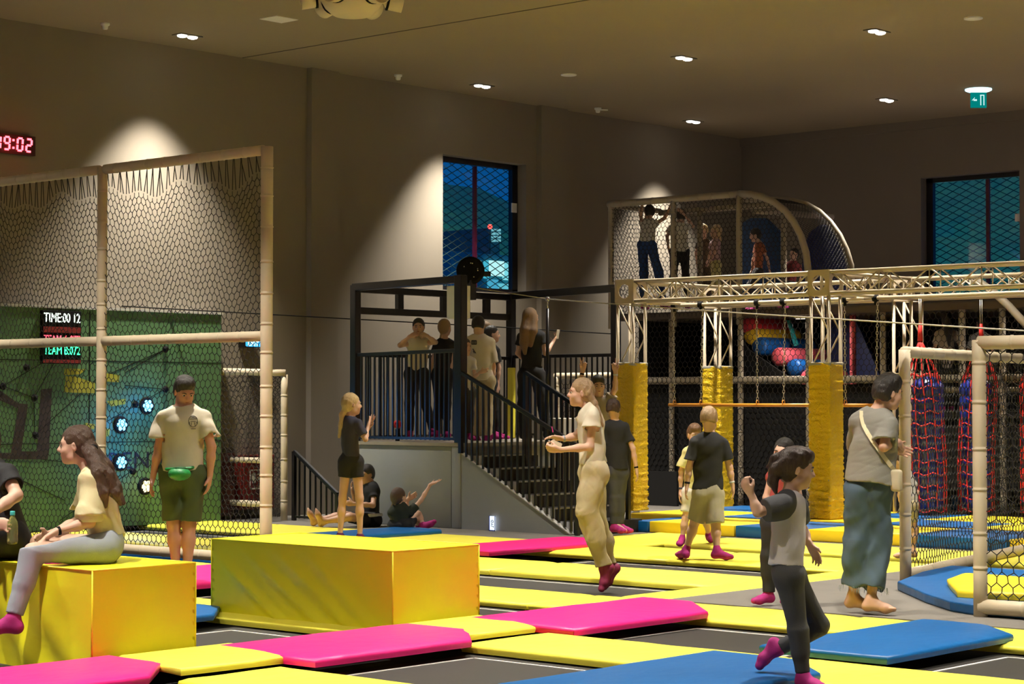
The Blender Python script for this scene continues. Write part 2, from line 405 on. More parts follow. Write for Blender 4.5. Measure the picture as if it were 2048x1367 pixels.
# ------------------------------------------------------------------ ceiling fittings
cname = {(16.05, 19.6): 'twin downlight at the left, just above the tall net', (21.4, 19.6): 'twin downlight in front of the tall window', (26.41, 19.6): 'twin downlight over the play cage beside the corner',
         (21.4, 16.03): 'twin downlight in the middle of the ceiling', (21.4, 13.12): 'twin downlight nearest the top right of the photo', (26.41, 16.03): 'twin downlight near the back wall right of the cage'}
for lo in lamp_lights:
    lx, ly = lo.location.x, lo.location.y
    key = [k for k in cname if abs(k[0] - lx) < .02 and abs(k[1] - ly) < .1]
    t = empty('recessed_downlight', (lx, ly, CEIL), cname[key[0]] if key else 'twin recessed downlight in the part of the ceiling outside the picture', 'downlight', 'recessed ceiling downlights')
    b = MB(); b.box((lx - .17, ly - .09, CEIL - .012), (lx + .17, ly + .09, CEIL - .001)); fr = b.build('bezel', mat('bezel_dark', (0.10, 0.085, 0.06), 0.5), t)
    for s in (-1, 1):
        b = MB(); b.lathe((lx + s * .08, ly, CEIL - .013), [(0.062, 0), (0.058, -.012), (0.03, -.022), (0.001, -.024)], 20); b.build('lens', M_lamp, t, smooth=True)
    lo.parent = t; lo.matrix_parent_inverse = t.matrix_basis.inverted(); lo.location = (lx, ly, CEIL - .05)
for (x, y, lab) in ((21.48, 18.06, 'round white ceiling speaker left of the middle downlight'), (21.42, 11.83, 'round white ceiling speaker at the far upper right')):
    b = MB(); b.lathe((x, y, CEIL), [(0.11, 0.0), (0.11, -.012), (0.095, -.016), (0.001, -.016)], 28); tag(b.build('ceiling_speaker', M_white, smooth=False), lab, 'speaker')
for (x, y, lab) in ((14.87, 19.68, 'white smoke detector at the upper left corner'), (19.92, 19.81, 'white smoke detector between the two left downlights'), (24.24, 19.80, 'white smoke detector with a side arm near the corner')):
    b = MB(); b.lathe((x, y, CEIL), [(0.055, 0.0), (0.055, -.025), (0.035, -.04), (0.035, -.06), (0.028, -.075), (0.001, -.08)], 20)
    if x > 24: b.tube([(x, y, CEIL - .03), (x + .12, y - .1, CEIL - .03)], .012)
    tag(b.build('smoke_detector', M_white, smooth=True), lab, 'detector', 'smoke detectors')
b = MB(); b.box((15.9, 17.8, CEIL - .008), (16.24, 18.1, CEIL)); v = tag(b.build('ceiling_vent', M_white), 'small square white ceiling vent left of the big air diffuser', 'vent')
# air diffuser cluster
ac = PD(704, -2, 21.3)
t = empty('air_diffuser', ac, 'large cream ceiling air diffuser with swivel nozzles', 'air diffuser')
M_cream = mat('cream_metal', (0.72, 0.62, 0.38), 0.5, bump=(40, .1, .003))
b = MB(); b.lathe(ac, [(0.34, 0.32), (0.36, 0.10), (0.34, 0.0), (0.28, -.10), (0.21, -.165), (0.18, -.18), (0.001, -.185)], 36); b.build('hood', M_cream, t, smooth=True)
b = MB(); b.lathe(ac, [(0.16, CEIL - ac.z), (0.16, 0.2), (0.2, 0.18)], 24); b.build('duct', M_cream, t, smooth=True)
for k in range(6):
    a = 2 * math.pi * (k + .35) / 6; d = Vector((math.cos(a), math.sin(a), -0.18)).normalized(); c = ac + Vector((math.cos(a), math.sin(a), 0)) * .34 + Vector((0, 0, .02))
    b = MB(); b.lathe(c, [(0.06, 0), (0.10, .03), (0.115, .07), (0.115, .20), (0.10, .20), (0.095, .08), (0.001, .07)], 22, axis=d); n_ = b.build('nozzle', M_cream, t, smooth=True)
    b = MB(); b.lathe(c, [(0.122, .03), (0.122, .055)], 22, axis=d); b.build('collar', M_blackm, n_, smooth=True)
ex = Vector((26.41, 14.51, CEIL)); t = empty('exit_sign', ex, 'hanging green exit sign under a blue lit ceiling fitting', 'exit sign')
b = MB(); b.lathe(ex, [(0.19, 0), (0.19, -.02), (0.16, -.035), (0.001, -.04)], 4 * 6); b.build('fitting', emat('exit_fit', (.55, .9, 1), 2.2), t)
ez = (RGT * .115); b = MB(); b.obox(ex + Vector((0, 0, -.16)), ez, FWD2 * .008, Vector((0, 0, .11))); pl = b.build('panel', emat('exit_green', (0.0, .22, .2), 1.0), t)
b = MB(); q = ex - FWD2 * .012 + Vector((0, 0, -.16)); b.obox(q - RGT * .05, RGT * .025, FWD2 * .002, Vector((0, 0, .012))); b.obox(q - RGT * .075 + Vector((0, 0, .015)), RGT * .02 + Vector((0, 0, .02)), FWD2 * .002, Vector((.0, 0, .006)));
b.obox(q + RGT * .03, RGT * .007, FWD2 * .002, Vector((0, 0, .075))); b.obox(q + RGT * .075, RGT * .007, FWD2 * .002, Vector((0, 0, .075))); b.obox(q + RGT * .05 + Vector((0, 0, .07)), RGT * .03, FWD2 * .002, Vector((0, 0, .007)))
b.build('pictogram', emat('exit_white', (.6, 1, 1), 1.0), pl)
e1 = PY(497, 687, 20.3); t = empty('exit_sign', e1, 'small glowing blue exit sign on the wall behind the tall net post', 'exit sign')
b = MB(); b.box((e1.x - .13, 20.22, e1.z - .05), (e1.x + .13, 20.35, e1.z + .05)); b.build('housing', M_blackm, t)
b = MB(); b.box((e1.x - .12, 20.205, e1.z - .04), (e1.x + .12, 20.219, e1.z + .04)); f = b.build('face', emat('exit_blue', (.05, .45, .9), 1.5), t)
text('lettering', 'EXIT', emat('exit_white2', (.8, 1, 1), 2.5), f, (e1.x - .09, 20.203, e1.z - .028), (1, 0, 0), (0, 0, 1), .056, .18)

# wall clock 19:02 made of seven segment digits
SEG = {'1': 'bc', '9': 'abcdfg', '0': 'abcdef', '2': 'abged', '7': 'abc'}
def segs(b, ch, o, ax, ay, w, h, t, dz):
    ax, ay, o = Vector(ax), Vector(ay), Vector(o); n = ax.cross(ay)
    P = dict(a=((0, h), (w, h)), b=((w, h), (w, h / 2)), c=((w, h / 2), (w, 0)), d=((0, 0), (w, 0)), e=((0, h / 2), (0, 0)), f=((0, h), (0, h / 2)), g=((0, h / 2), (w, h / 2)))
    for s in SEG[ch]:
        (x0, y0), (x1, y1) = P[s]; a = o + ax * x0 + ay * y0; c = o + ax * x1 + ay * y1; d = (c - a).normalized()
        b.beam(a + d * t * .35, c - d * t * .35, t, dz, upv=n)
cl = PY(30, 289, 20.3); t = empty('wall_clock', cl, 'red digital wall clock reading 19:02', 'clock')
b = MB(); b.box((cl.x - .40, 20.27, cl.z - .115), (cl.x + .265, 20.349, cl.z + .115)); b.build('case', mat('clock_case', (0.03, .004, .004), .4), t)
xx = cl.x - .30
for ch in '19:02':
    b = MB()
    if ch == ':':
        for q in (.045, -.045): b.box((xx - .008, 20.255, cl.z + q - .012), (xx + .012, 20.268, cl.z + q + .012))
        xx += .055
    else:
        segs(b, ch, (xx, 20.262, cl.z - .07), (1, 0, 0), (.06, 0, 1), .07, .145, .022, .008); xx += .125
    b.build('colon' if ch == ':' else 'digit', emat('led_red', (1.0, .06, .08), 9.0), t)
pl_ = bpy.data.lights.new('clock_glow', 'POINT'); pl_.energy = 1.2; pl_.color = (1, .05, .04); pl_.shadow_soft_size = .15
lo = bpy.data.objects.new('glow', pl_); COL.objects.link(lo); lo.location = (cl.x, 20.1, cl.z); lo.parent = t; lo.matrix_parent_inverse = t.matrix_basis.inverted()
# ------------------------------------------------------------------ trampolines
def pt_(p): return (round(p[0], 3), round(p[1], 3))
def trampoline(x0, x1, y0, y1, lab, blue=False):
    b = MB(); b.box((x0 - .04, y0 - .04, -.085), (x1 + .04, y1 + .04, -.065)); o = tag(b.build('trampoline', M_bed), lab, 'trampoline', 'trampoline beds set in the floor')
    a0, a1, c0, c1 = x0 + .1, x1 - .12, y0 + .1, y1 - .09; w = .02
    b = MB()
    for (p, q) in (((a0, c0), (a1, c0 + w)), ((a0, c1 - w), (a1, c1)), ((a0, c0), (a0 + w, c1)), ((a1 - w, c0), (a1, c1))): b.box((p[0], p[1], -.066), (q[0], q[1], -.061))
    b.build('white_line', M_line, o)
    return o
TR = [(8.05, 9.55, 7.2, 8.8, 'black trampoline between the two front yellow rows, left of the blue front pad'), (8.05, 9.55, 4.8, 6.3, 'black trampoline at the lower right corner of the photo'),
      (10.38, 11.8, 7.2, 8.75, 'black trampoline behind the running child'), (10.38, 11.8, 4.6, 6.33, 'black trampoline right of the large blue pad'),
      (8.05, 9.55, 9.7, 11.1, 'black trampoline between the two tall yellow boxes'), (10.38, 11.8, 9.68, 11.6, 'black trampoline directly behind the near yellow box'), (10.38, 11.8, 11.7, 13.1, 'black trampoline in front of the man on the pink pad'),
      (12.62, 13.87, 10.15, 13.1, 'black trampoline under the jumping woman'), (14.87, 15.87, 10.15, 13.05, 'black trampoline in front of the walking boy'), (12.62, 13.87, 13.2, 14.5, 'black trampoline behind the girl on the yellow box'),
      (14.87, 15.87, 14.4, 17.3, 'black trampoline in front of the grey staircase base'), (13.6, 13.87, 14.7, 20.0, 'black trampoline strip inside the left net'), (14.87, 15.87, 17.4, 20.1, 'black trampoline by the climbing wall'),
      (17.07, 17.63, 10.2, 13.45, 'narrow black trampoline strip before the coloured floor mats'), (8.05, 9.55, 11.9, 14.0, 'black trampoline hidden left of the near yellow box'), (6.0, 7.3, 9.8, 12.0, 'black trampoline under the seated woman')]
for a in TR: trampoline(*a)

# ------------------------------------------------------------------ pads
def wavy(pts, n=7, amp=.006, seed=0):
    rr = random.Random(seed); out = []
    for i in range(len(pts)):
        a = Vector(pts[i]); c = Vector(pts[(i + 1) % len(pts)]); L = (c - a).length; k = max(1, int(L / .25)); nn = Vector((-(c - a).y, (c - a).x)).normalized() if L > 0 else Vector((0, 0))
        for j in range(k):
            out.append(a.lerp(c, j / k) + (nn * rr.uniform(-amp, amp) if j else Vector((0, 0))))
    return out
def pad(pts, z0, z1, m, lab, name='floor_pad', group='yellow pads around the trampolines', seed=0, puff=.008):
    """vinyl covered foam pad: rounded rim, slightly puffed and uneven top"""
    n0 = len(pts); ar = sum(pts[i][0] * pts[(i + 1) % n0][1] - pts[(i + 1) % n0][0] * pts[i][1] for i in range(n0))
    if ar < 0: pts = pts[::-1]
    P = wavy([Vector(p[:2]) for p in pts], seed=seed); c = Vector((sum(p.x for p in P) / len(P), sum(p.y for p in P) / len(P)))
    # straight skeleton like inset: clamp to edges by moving along averaged inward normals
    def inset(P, d):
        out = []; n = len(P)
        for i in range(n):
            a = (P[i] - P[i - 1]); e = (P[(i + 1) % n] - P[i]); na = Vector((-a.y, a.x)).normalized(); ne = Vector((-e.y, e.x)).normalized(); q = (na + ne)
            if q.length < .2: q = na
            q.normalize(); out.append(P[i] + q * d / max(.5, q.dot(na)))
        return out
    rr = random.Random(seed + 5); ring = []
    h = z1 - z0; rings = [(0.0, z0), (0.0, z0 + h * .12), (-.006, z0 + h * .45), (-.002, z1 - h * .22), (.012, z1 - .006), (.035, z1), (.09, z1 + puff)]
    vs = []
    for (d, z) in rings:
        Q = inset(P, d) if d else P
        for i, p in enumerate(Q): vs.append((p.x, p.y, z + (rr.uniform(-.0025, .0025) if z > z0 + h * .5 else 0)))
    n = len(P); fs = [tuple(range(n))[::-1]]
    for r in range(len(rings) - 1):
        for i in range(n): fs.append((r * n + i, r * n + (i + 1) % n, (r + 1) * n + (i + 1) % n, (r + 1) * n + i))
    fs.append(tuple(range((len(rings) - 1) * n, len(rings) * n)))
    b = MB(); b.add(vs, fs); o = b.build(name, m, smooth=True); o.data.set_sharp_from_angle(angle=math.radians(60))
    return tag(o, lab, 'pad', group)
def R(x0, x1, y0, y1): return [(x0, y0), (x1, y0), (x1, y1), (x0, y1)]
ZB, ZT = -.055, 0.0
YP = [
 (R(7.3, 8.05, 6.92, 8.96), 'yellow pad at the bottom edge, right of the pale yellow crossing'), (R(7.3, 8.05, 4.6, 6.9), 'yellow pad leaving the frame at the bottom right'),
 (R(7.5, 8.05, 9.78, 12.0), 'yellow pad under the box the seated woman is on'),
 (R(9.55, 10.38, 7.0, 8.92), 'long yellow pad from the pink pad tips to the running child'), (R(9.55, 10.38, 4.6, 6.98), 'yellow pad leading to the lower right corner'),
 (R(9.6, 10.38, 9.72, 11.85), 'yellow pad under the near yellow box'), (R(9.6, 10.38, 11.87, 14.2), 'yellow pad behind the small blue pad, left of the near box'),
 (R(11.78, 12.62, 10.33, 12.8), 'yellow pad right of the near yellow box, in front of the jumping woman'), (R(11.78, 12.62, 12.82, 15.3), 'yellow pad behind the pink pad the man stands on'),
 (R(11.78, 12.62, 7.9, 10.31), 'yellow pad behind the second pink pad'), (R(11.78, 12.62, 5.2, 7.88), 'yellow pad behind the large blue pad at right'),
 (R(13.87, 14.87, 10.14, 12.6), 'yellow pad right behind the jumping woman'), (R(13.87, 14.87, 12.62, 15.0), 'yellow pad in front of the far pink pad'),
 (R(13.87, 14.87, 15.02, 17.4), 'yellow pad behind the net, nearer row'), (R(13.87, 14.87, 17.42, 20.0), 'yellow pad behind the net at the far left, nearer row'),
 (R(15.87, 17.07, 10.14, 12.1), 'yellow pad under the walking boy'), (R(15.87, 17.07, 12.12, 14.5), 'yellow pad between the far pink pad and the walking boy'), (R(15.87, 17.07, 14.52, 16.9), 'yellow pad along the grey deck in front of the staircase'),
 (R(15.87, 17.07, 16.92, 19.0), 'yellow pad in front of the seated woman by the wall'), (R(15.87, 17.07, 19.02, 20.3), 'yellow pad at the foot of the climbing wall'),
 (R(17.63, 18.74, 11.6, 13.48), 'yellow pad right in front of the coloured floor mats'), (R(17.63, 18.74, 8.9, 11.58), 'yellow pad seen through the right net, far row'),
 ([(17.09, 13.5), (18.7, 13.5), (18.95, 13.75), (18.95, 14.58), (17.09, 14.58)], 'short yellow pad pointing to the foot of the stairs'),
 (R(12.64, 14.25, 9.72, 10.12), 'narrow yellow pad edging the grey deck, nearer half'), (R(14.27, 17.05, 9.72, 10.12), 'narrow yellow pad edging the grey deck, farther half'),
]
for i, (p, lab) in enumerate(YP): pad(p, ZB, ZT, M_yel, lab, seed=i)
def tip(xa, xb, y0, y1, c=.38, both=False):
    p = [(xa, y0 + (.0 if not both else 0)), (xb - c, y0), (xb, y0 + c), (xb + .01, y1), (xa - .0, y1)]
    return p
pad([(7.36, 9.02), (8.12, 8.99), (8.32, 9.35), (8.34, 9.74), (7.5, 9.76)], .004, .05, M_yel, 'pale yellow crossing pad between the two front pink pads', seed=41)
pad([(9.6, 8.96), (10.28, 8.94), (10.52, 9.3), (10.56, 9.70), (9.72, 9.70)], .004, .05, M_yel, 'yellow crossing pad beside the near box corner', seed=42)
PK = [(tip(8.1, 9.8, 8.72, 9.66), M_pink, 'pink pad between the front pale crossing and the near yellow box'), (tip(10.3, 12.27, 8.62, 9.6, .5), M_pink, 'pink pad right of the near yellow box'),
      (tip(5.6, 7.42, 8.9, 9.76), M_pink, 'pink pad cut by the bottom left edge'), (tip(14.95, 17.08, 13.6, 14.42), M_pink, 'far pink pad left of the jumping woman'), (tip(10.45, 12.15, 13.02, 14.4), M_pink, 'pink pad the standing man is on'),
      (tip(10.4, 12.3, 6.33, 7.22), M_blue, 'large blue pad right of the running child'), (tip(8.0, 9.95, 6.25, 7.26), M_blue, 'blue pad at the bottom under the running child'),
      (tip(8.05, 9.72, 11.1, 11.86), M_blue, 'small blue pad between the two yellow boxes'), (tip(15.2, 17.1, 16.2, 16.95, .1), M_blue, 'blue pad behind the near box, in front of the seated girl')]
for i, (p, m, lab) in enumerate(PK):
    pad(p, .003, .058, m, lab, group='pink pads crossing the rows' if m is M_pink else 'blue pads crossing the rows', seed=60 + i, puff=.006)
b = MB(); b.box((12.97, 14.8, -.07), (13.58, 20.2, -.02)); tag(b.build('floor_mat', M_blue, bevel=.01), 'blue floor strip just inside the left net', 'mat')

# coloured foam mats before the padded columns
k = 0
cols = [(15.9, 14.68, 'b'), (14.66, 13.46, 'y'), (13.44, 12.5, 'b'), (12.48, 11.28, 'y'), (11.26, 10.08, 'b'), (10.06, 8.9, 'y'), (8.88, 7.7, 'b')]
nm = ['behind the stair foot', 'behind the two boys', 'behind the running child', 'left of the barefoot person', 'just right of the inner net post', 'at the right edge seen through the net', 'beyond the right edge of the photo']
for r, (xa, xb) in enumerate(((18.88, 20.08), (20.1, 21.3), (21.32, 22.5))):
    for i, (ya, yb, c) in enumerate(cols):
        if r == 0 and i == 0: ya = 14.92
        cc = c if r % 2 == 0 else ('y' if c == 'b' else 'b')
        m = M_blue if cc == 'b' else mat('amber_vinyl', (0.92, 0.66, 0.02), 0.42, bump=(7, .3, .02), var=.05)
        b = MB(); b.box((xa, yb, 0.001), (xb, ya, .13))
        tag(b.build('foam_mat', m, bevel=.012, smooth=True), '%s foam mat %s, %s row' % ('blue' if cc == 'b' else 'amber yellow', nm[i], ('front', 'middle', 'rear')[r]), 'mat', 'thick foam mats')

# ------------------------------------------------------------------ tall yellow boxes with sagging vinyl covers
def foam_box(x0, x1, y0, y1, z1, lab, folds, seed):
    b = MB(); n = 46; m = 26
    def face(fn, nu, nv, flip=False):
        vs = [fn(i / nu, j / nv) for j in range(nv + 1) for i in range(nu + 1)]
        fs = [(j * (nu + 1) + i, j * (nu + 1) + i + 1, (j + 1) * (nu + 1) + i + 1, (j + 1) * (nu + 1) + i) for j in range(nv) for i in range(nu)]
        if flip: fs = [f[::-1] for f in fs]
        b.add(vs, fs)
    z0 = -.05; H = z1 - z0
    def e(u): return max(0.0, min(1, u * 9)) * max(0.0, min(1, (1 - u) * 9))
    def rnd(u, v):  # soft rim
        r = .018; return r
    def front(u, v):   # -x face, u along y, v up
        k = e(u) * max(0, min(1, (1 - v) * 6)); s = 0
        for (c, w, a, sl) in folds: q = (u - c - sl * (1 - v)) / w; s += a * math.exp(-q * q) * (.35 + (1 - v))
        sag = .03 * (1 - v) * math.sin(math.pi * u) * (1 - v)
        return (x0 - s * k - .0 * sag, y0 + (y1 - y0) * u, z0 + H * v + (1 - v) * (-.022 * math.sin(math.pi * u)) )
    def side(u, v):    # -y face, u along x
        k = e(u) * max(0, min(1, (1 - v) * 6)); s = .008 * math.sin(u * 5 + seed) * math.sin(v * 4 + seed)
        return (x0 + (x1 - x0) * u, y0 - s * k, z0 + H * v)
    face(front, n, m); face(side, 26, m, True)
    face(lambda u, v: (x0 + (x1 - x0) * u, y1, z0 + H * v), 12, 8); face(lambda u, v: (x1, y0 + (y1 - y0) * u, z0 + H * v), 12, 8, True)
    face(lambda u, v: (x0 + (x1 - x0) * v, y0 + (y1 - y0) * u, z1 - .006 * math.sin(math.pi * u) * math.sin(math.pi * v) + .003 * math.sin(u * 23) * math.sin(v * 17) * e(u) * e(v)), 40, 20, True)
    face(lambda u, v: (x0 + (x1 - x0) * v, y0 + (y1 - y0) * u, z0), 6, 6)
    me = bpy.data.meshes.new('foam_box'); bm = bmesh.new(); vv = [bm.verts.new(v) for v in b.v]
    for f in b.f: bm.faces.new([vv[i] for i in f])
    bmesh.ops.remove_doubles(bm, verts=bm.verts, dist=.012); bmesh.ops.recalc_face_normals(bm, faces=bm.faces)
    bm.to_mesh(me); bm.free()
    t = link('foam_box', me, M_yel2, smooth=True); me.set_sharp_from_angle(angle=math.radians(40))
    tag(t, lab, 'foam box', 'tall yellow foam boxes')
    s = MB()
    s.tube([(x0 - .001, y0 - .001, z0 + .01), (x0 - .001, y0 - .001, z1 - .002)], .0055, 6)
    for pts in ([(x0, y0, z1), (x1, y0, z1)], [(x0, y0, z1), (x0, y1, z1)], [(x1, y0, z1), (x1, y1, z1)], [(x0, y1, z1), (x1, y1, z1)], [(x1, y0, z0 + .01), (x1, y0, z1)], [(x0, y1, z0 + .01), (x0, y1, z1)]): s.tube(pts, .006, 6)
    s.build('seam_piping', M_yel2, t, smooth=True)
    return t
foam_box(9.73, 10.58, 9.72, 11.58, .53, 'tall yellow foam box nearer the middle of the photo, nobody on it', [(1.08, .05, .035, -.55), (.86, .05, .03, -.55), (.66, .05, .03, -.5), (.48, .045, .025, -.42), (.95, .022, .014, -.5)], 1)
foam_box(7.32, 8.09, 9.78, 12.2, .55, 'tall yellow foam box at the left edge, woman sitting on it', [(.12, .06, .02, .15), (.3, .05, .018, -.25), (.5, .05, .02, -.3)], 2)
# ------------------------------------------------------------------ padded pipe frames with netting
def pipe(b, a, c, r=.052, wraps=True, seed=0):
    """foam sleeved tube with tape wraps"""
    a, c = Vector(a), Vector(c); L = (c - a).length; d = (c - a) / L; rr = random.Random(seed); pts = [a]; rad = [r]; t = 0.0
    while True:
        t += rr.uniform(.24, .34)
        if t > L - .1: break
        for (o, k) in ((-.012, 1.0), (-.006, .93), (0, 1.07), (.012, 1.07), (.016, .96), (.03, 1.0)): pts.append(a + d * (t + o)); rad.append(r * k)
    pts.append(c); rad.append(r)
    b.tube(pts, rad, 14)
def pipe_part(name, a, c, parent, r=.052, seed=0, m=None):
    b = MB(); pipe(b, a, c, r, seed=seed); o = b.build(name, m or M_foam, parent, smooth=True); return o
NX = 12.89
t = empty('net_screen', (NX, 14.56, 0), 'tall beige padded frame with black netting at the left', 'net frame')
ys = [14.56, 17.09, 19.7]
for i, y in enumerate(ys): pipe_part('post', (NX, y, -.1), (NX, y, 3.93), t, .058 if i == 0 else .052, i)
for i in range(2):
    for z in (3.90, 2.14, .04): pipe_part('rail', (NX, ys[i] + .05, z), (NX, ys[i + 1] - .05, z), t, .05, 10 + i * 3 + int(z))
rs = np.random.RandomState(3)
def lnet(y0, y1, nm):
    def fn(s, tt):
        top = 3.64 + .05 * math.sin(s * 5.2 + y0) + .04 * math.sin(s * 11)
        return (NX + .02 * math.sin(s * 3) * math.sin(tt * 2) + .012, y0 + s, .08 + tt / 3.6 * (top - .08))
    hexnet('netting', fn, y1 - y0, 3.6, .074, .086, .0042, M_net, t, jitter=.004)
    A = []; B = []; n = int((y1 - y0) / .05)
    for i in range(n):
        s = (i + .5) * .05 * (y1 - y0) / (n * .05); g = round(s / .11) * .11 + rs.uniform(-.015, .015)
        A.append(fn(s, 3.6)); B.append((NX, y0 + min(max(g, .03), y1 - y0 - .03), 3.88))
    V, Q = edges_mesh(A, B, .0055, 3); link('lacing', np_mesh('lacing', V, Q), M_net, t)
lnet(ys[0] + .05, ys[1] - .05, 'a'); lnet(ys[1] + .05, ys[2] - .05, 'b')

RX = 17.64
t = empty('net_screen', (RX, 19.58, 0), 'low beige padded net frame beside the fire cabinet', 'net frame')
pipe_part('post', (RX, 19.58, 0), (RX, 19.58, 1.86), t, .045, 31); pipe_part('rail', (RX, 19.56, 1.88), (17.12, 20.2, 1.90), t, .045, 32)
hexnet('netting', lambda s, q: (RX - s * .64, 19.6 + s * .77, .04 + q), .80, 1.8, .07, .08, .0042, M_net, t)
hexnet('netting', lambda s, q: (RX, 19.6 + s, .04 + q), .72, 1.8, .075, .085, .0042, M_net, t)
t = empty('pipe_stand', (17.35, 19.75, 0), 'small beige padded pipe stand in front of the red cabinet', 'stand')
a = PX(455, 1000, 17.3); c = PX(535, 1000, 17.3)
for y in (a.y, c.y): pipe_part('leg', (17.3, y, 0), (17.3, y, .78), t, .038, int(y * 10))
pipe_part('rail', (17.3, a.y + .03, .77), (17.3, c.y - .06, .77), t, .036, 5); pipe_part('rail', (17.3, a.y - .05, .22), (17.3, c.y + .05, .22), t, .04, 6)
t = empty('fire_cabinet', (17.75, 20.2, .15), 'dark red fire cabinet on the wall behind the left net', 'cabinet')
M_red = mat('red_enamel', (0.20, .012, .010), .4, var=.05)
b = MB(); b.box((17.42, 20.17, .12), (18.0, 20.345, .82)); b.build('body', M_red, t, bevel=.01)
b = MB(); b.box((17.46, 20.15, .16), (17.96, 20.17, .78)); d = b.build('door', M_red, t, bevel=.006)
b = MB(); x = 17.56; b.box((x, 20.145, .38), (x + .22, 20.15, .40)); b.box((x, 20.145, .62), (x + .22, 20.15, .635)); b.box((x, 20.145, .38), (x + .012, 20.15, .63)); b.box((x + .208, 20.145, .38), (x + .22, 20.15, .63))
b.box((x + .04, 20.145, .46), (x + .10, 20.15, .59)); b.box((x + .13, 20.145, .5), (x + .18, 20.15, .54)); b.box((x + .13, 20.145, .56), (x + .16, 20.15, .59)); b.build('pictogram', M_white, d)
b = MB(); b.box((16.9, 20.2, .05), (17.35, 20.35, .85)); tag(b.build('wall_cabinet', mat('maroon_enamel', (.05, .006, .006), .5), bevel=.01), 'dark maroon cabinet left of the red fire cabinet', 'cabinet')

# ------------------------------------------------------------------ painted climbing wall
CWX0, CWX1, CWY = 12.6, 17.06, 20.13
t = empty('climbing_wall', (CWX0, CWY, 0), 'green painted interactive climbing wall behind the left net', 'climbing wall')
M_green = mat('green_panel', (0.085, 0.19, 0.08), 0.55, var=.18, vscale=2.2, bump=(30, .1, .003))
b = MB(); b.box((CWX0, CWY, 0), (CWX1, 20.34, 2.62)); b.build('panel', M_green, t, bevel=.006)
b = MB(); b.box((CWX0, CWY - .02, 2.62), (CWX1 + .01, 20.35, 2.65)); b.build('top_edge', mat('wall_cap', (.45, .45, .42), .5), t)
def W(px, py): p = PY(px, py, CWY - .004); return (p.x, p.z)
def decal(name, polys, m, dy=.004):
    b = MB()
    for k, pl in enumerate(polys):
        q = [W(*p) for p in pl]; n = len(q); y0, y1 = CWY - dy - k * .0004, CWY + .002
        vs = [(x, y0, z) for x, z in q] + [(x, y1, z) for x, z in q]
        b.add(vs, [tuple(range(n)), tuple(range(n, 2 * n))[::-1]] + [(i, n + i, n + (i + 1) % n, (i + 1) % n) for i in range(n)])
    return b.build(name, m, t)
decal('graphic', [[(82, 778), (104, 776), (98, 905), (74, 905)], [(30, 902), (98, 902), (96, 918), (24, 918)], [(38, 806), (56, 808), (42, 905), (22, 906)], [(0, 780), (36, 806), (50, 822), (0, 800)], [(0, 905), (28, 905), (24, 918), (0, 916)]], mat('brown_paint', (.040, .024, .022), .7))
decal('graphic', [[(130, 736), (172, 738), (160, 748), (128, 750)], [(132, 752), (150, 752), (190, 766), (190, 786), (128, 784)], [(212, 746), (239, 750), (238, 764), (208, 762)], [(214, 802), (252, 797), (250, 808), (222, 812)], [(172, 845), (190, 848), (188, 858), (172, 856)], [(212, 856), (220, 858), (218, 872), (210, 872)]], mat('yellow_paint', (.36, .33, .015), .7))
a = W(183, 916); c = W(331, 886); text('lettering', 'ARENA', mat('navy_paint', (.006, .012, .03), .6), t, (a[0], CWY - .002, .70), (1, 0, 0), (0, 0, 1), .20, c[0] - a[0], .004)
b = MB()
def ln(p, q, w=.007): a = W(*p); c = W(*q); b.beam((a[0], CWY - .002, a[1]), (c[0], CWY - .002, c[1]), w, .004, upv=(0, 1, 0))
for p, q in (((0, 775), (120, 705)), ((120, 705), (68, 795)), ((68, 795), (8, 772)), ((68, 795), (70, 870)), ((70, 870), (190, 760)), ((190, 760), (332, 698)), ((332, 698), (250, 745)), ((330, 778), (250, 770)), ((330, 778), (200, 850)), ((265, 940), (330, 880)), ((265, 940), (60, 915)), ((0, 940), (130, 1000)), ((120, 1040), (265, 940))): ln(p, q)
for z in (2.0, 1.02): b.box((CWX0, CWY - .003, z), (CWX1, CWY, z + .008))
for x in (15.0,): b.box((x, CWY - .004, 0), (x + .012, CWY, 2.6))
b.build('line_pattern', M_blackm, t)
for k, (px, py) in enumerate(((330, 698), (330, 778), (68, 795), (70, 870), (270, 808), (265, 942), (52, 735), (5, 772))):
    p = PY(px, py, CWY); b = MB(); b.lathe((p.x, CWY + .01, p.z), [(.045, 0), (.045, .03), (.025, .05), (.001, .052)], 6, axis=(0, -1, 0)); b.build('climbing_hold', M_blackm, t)
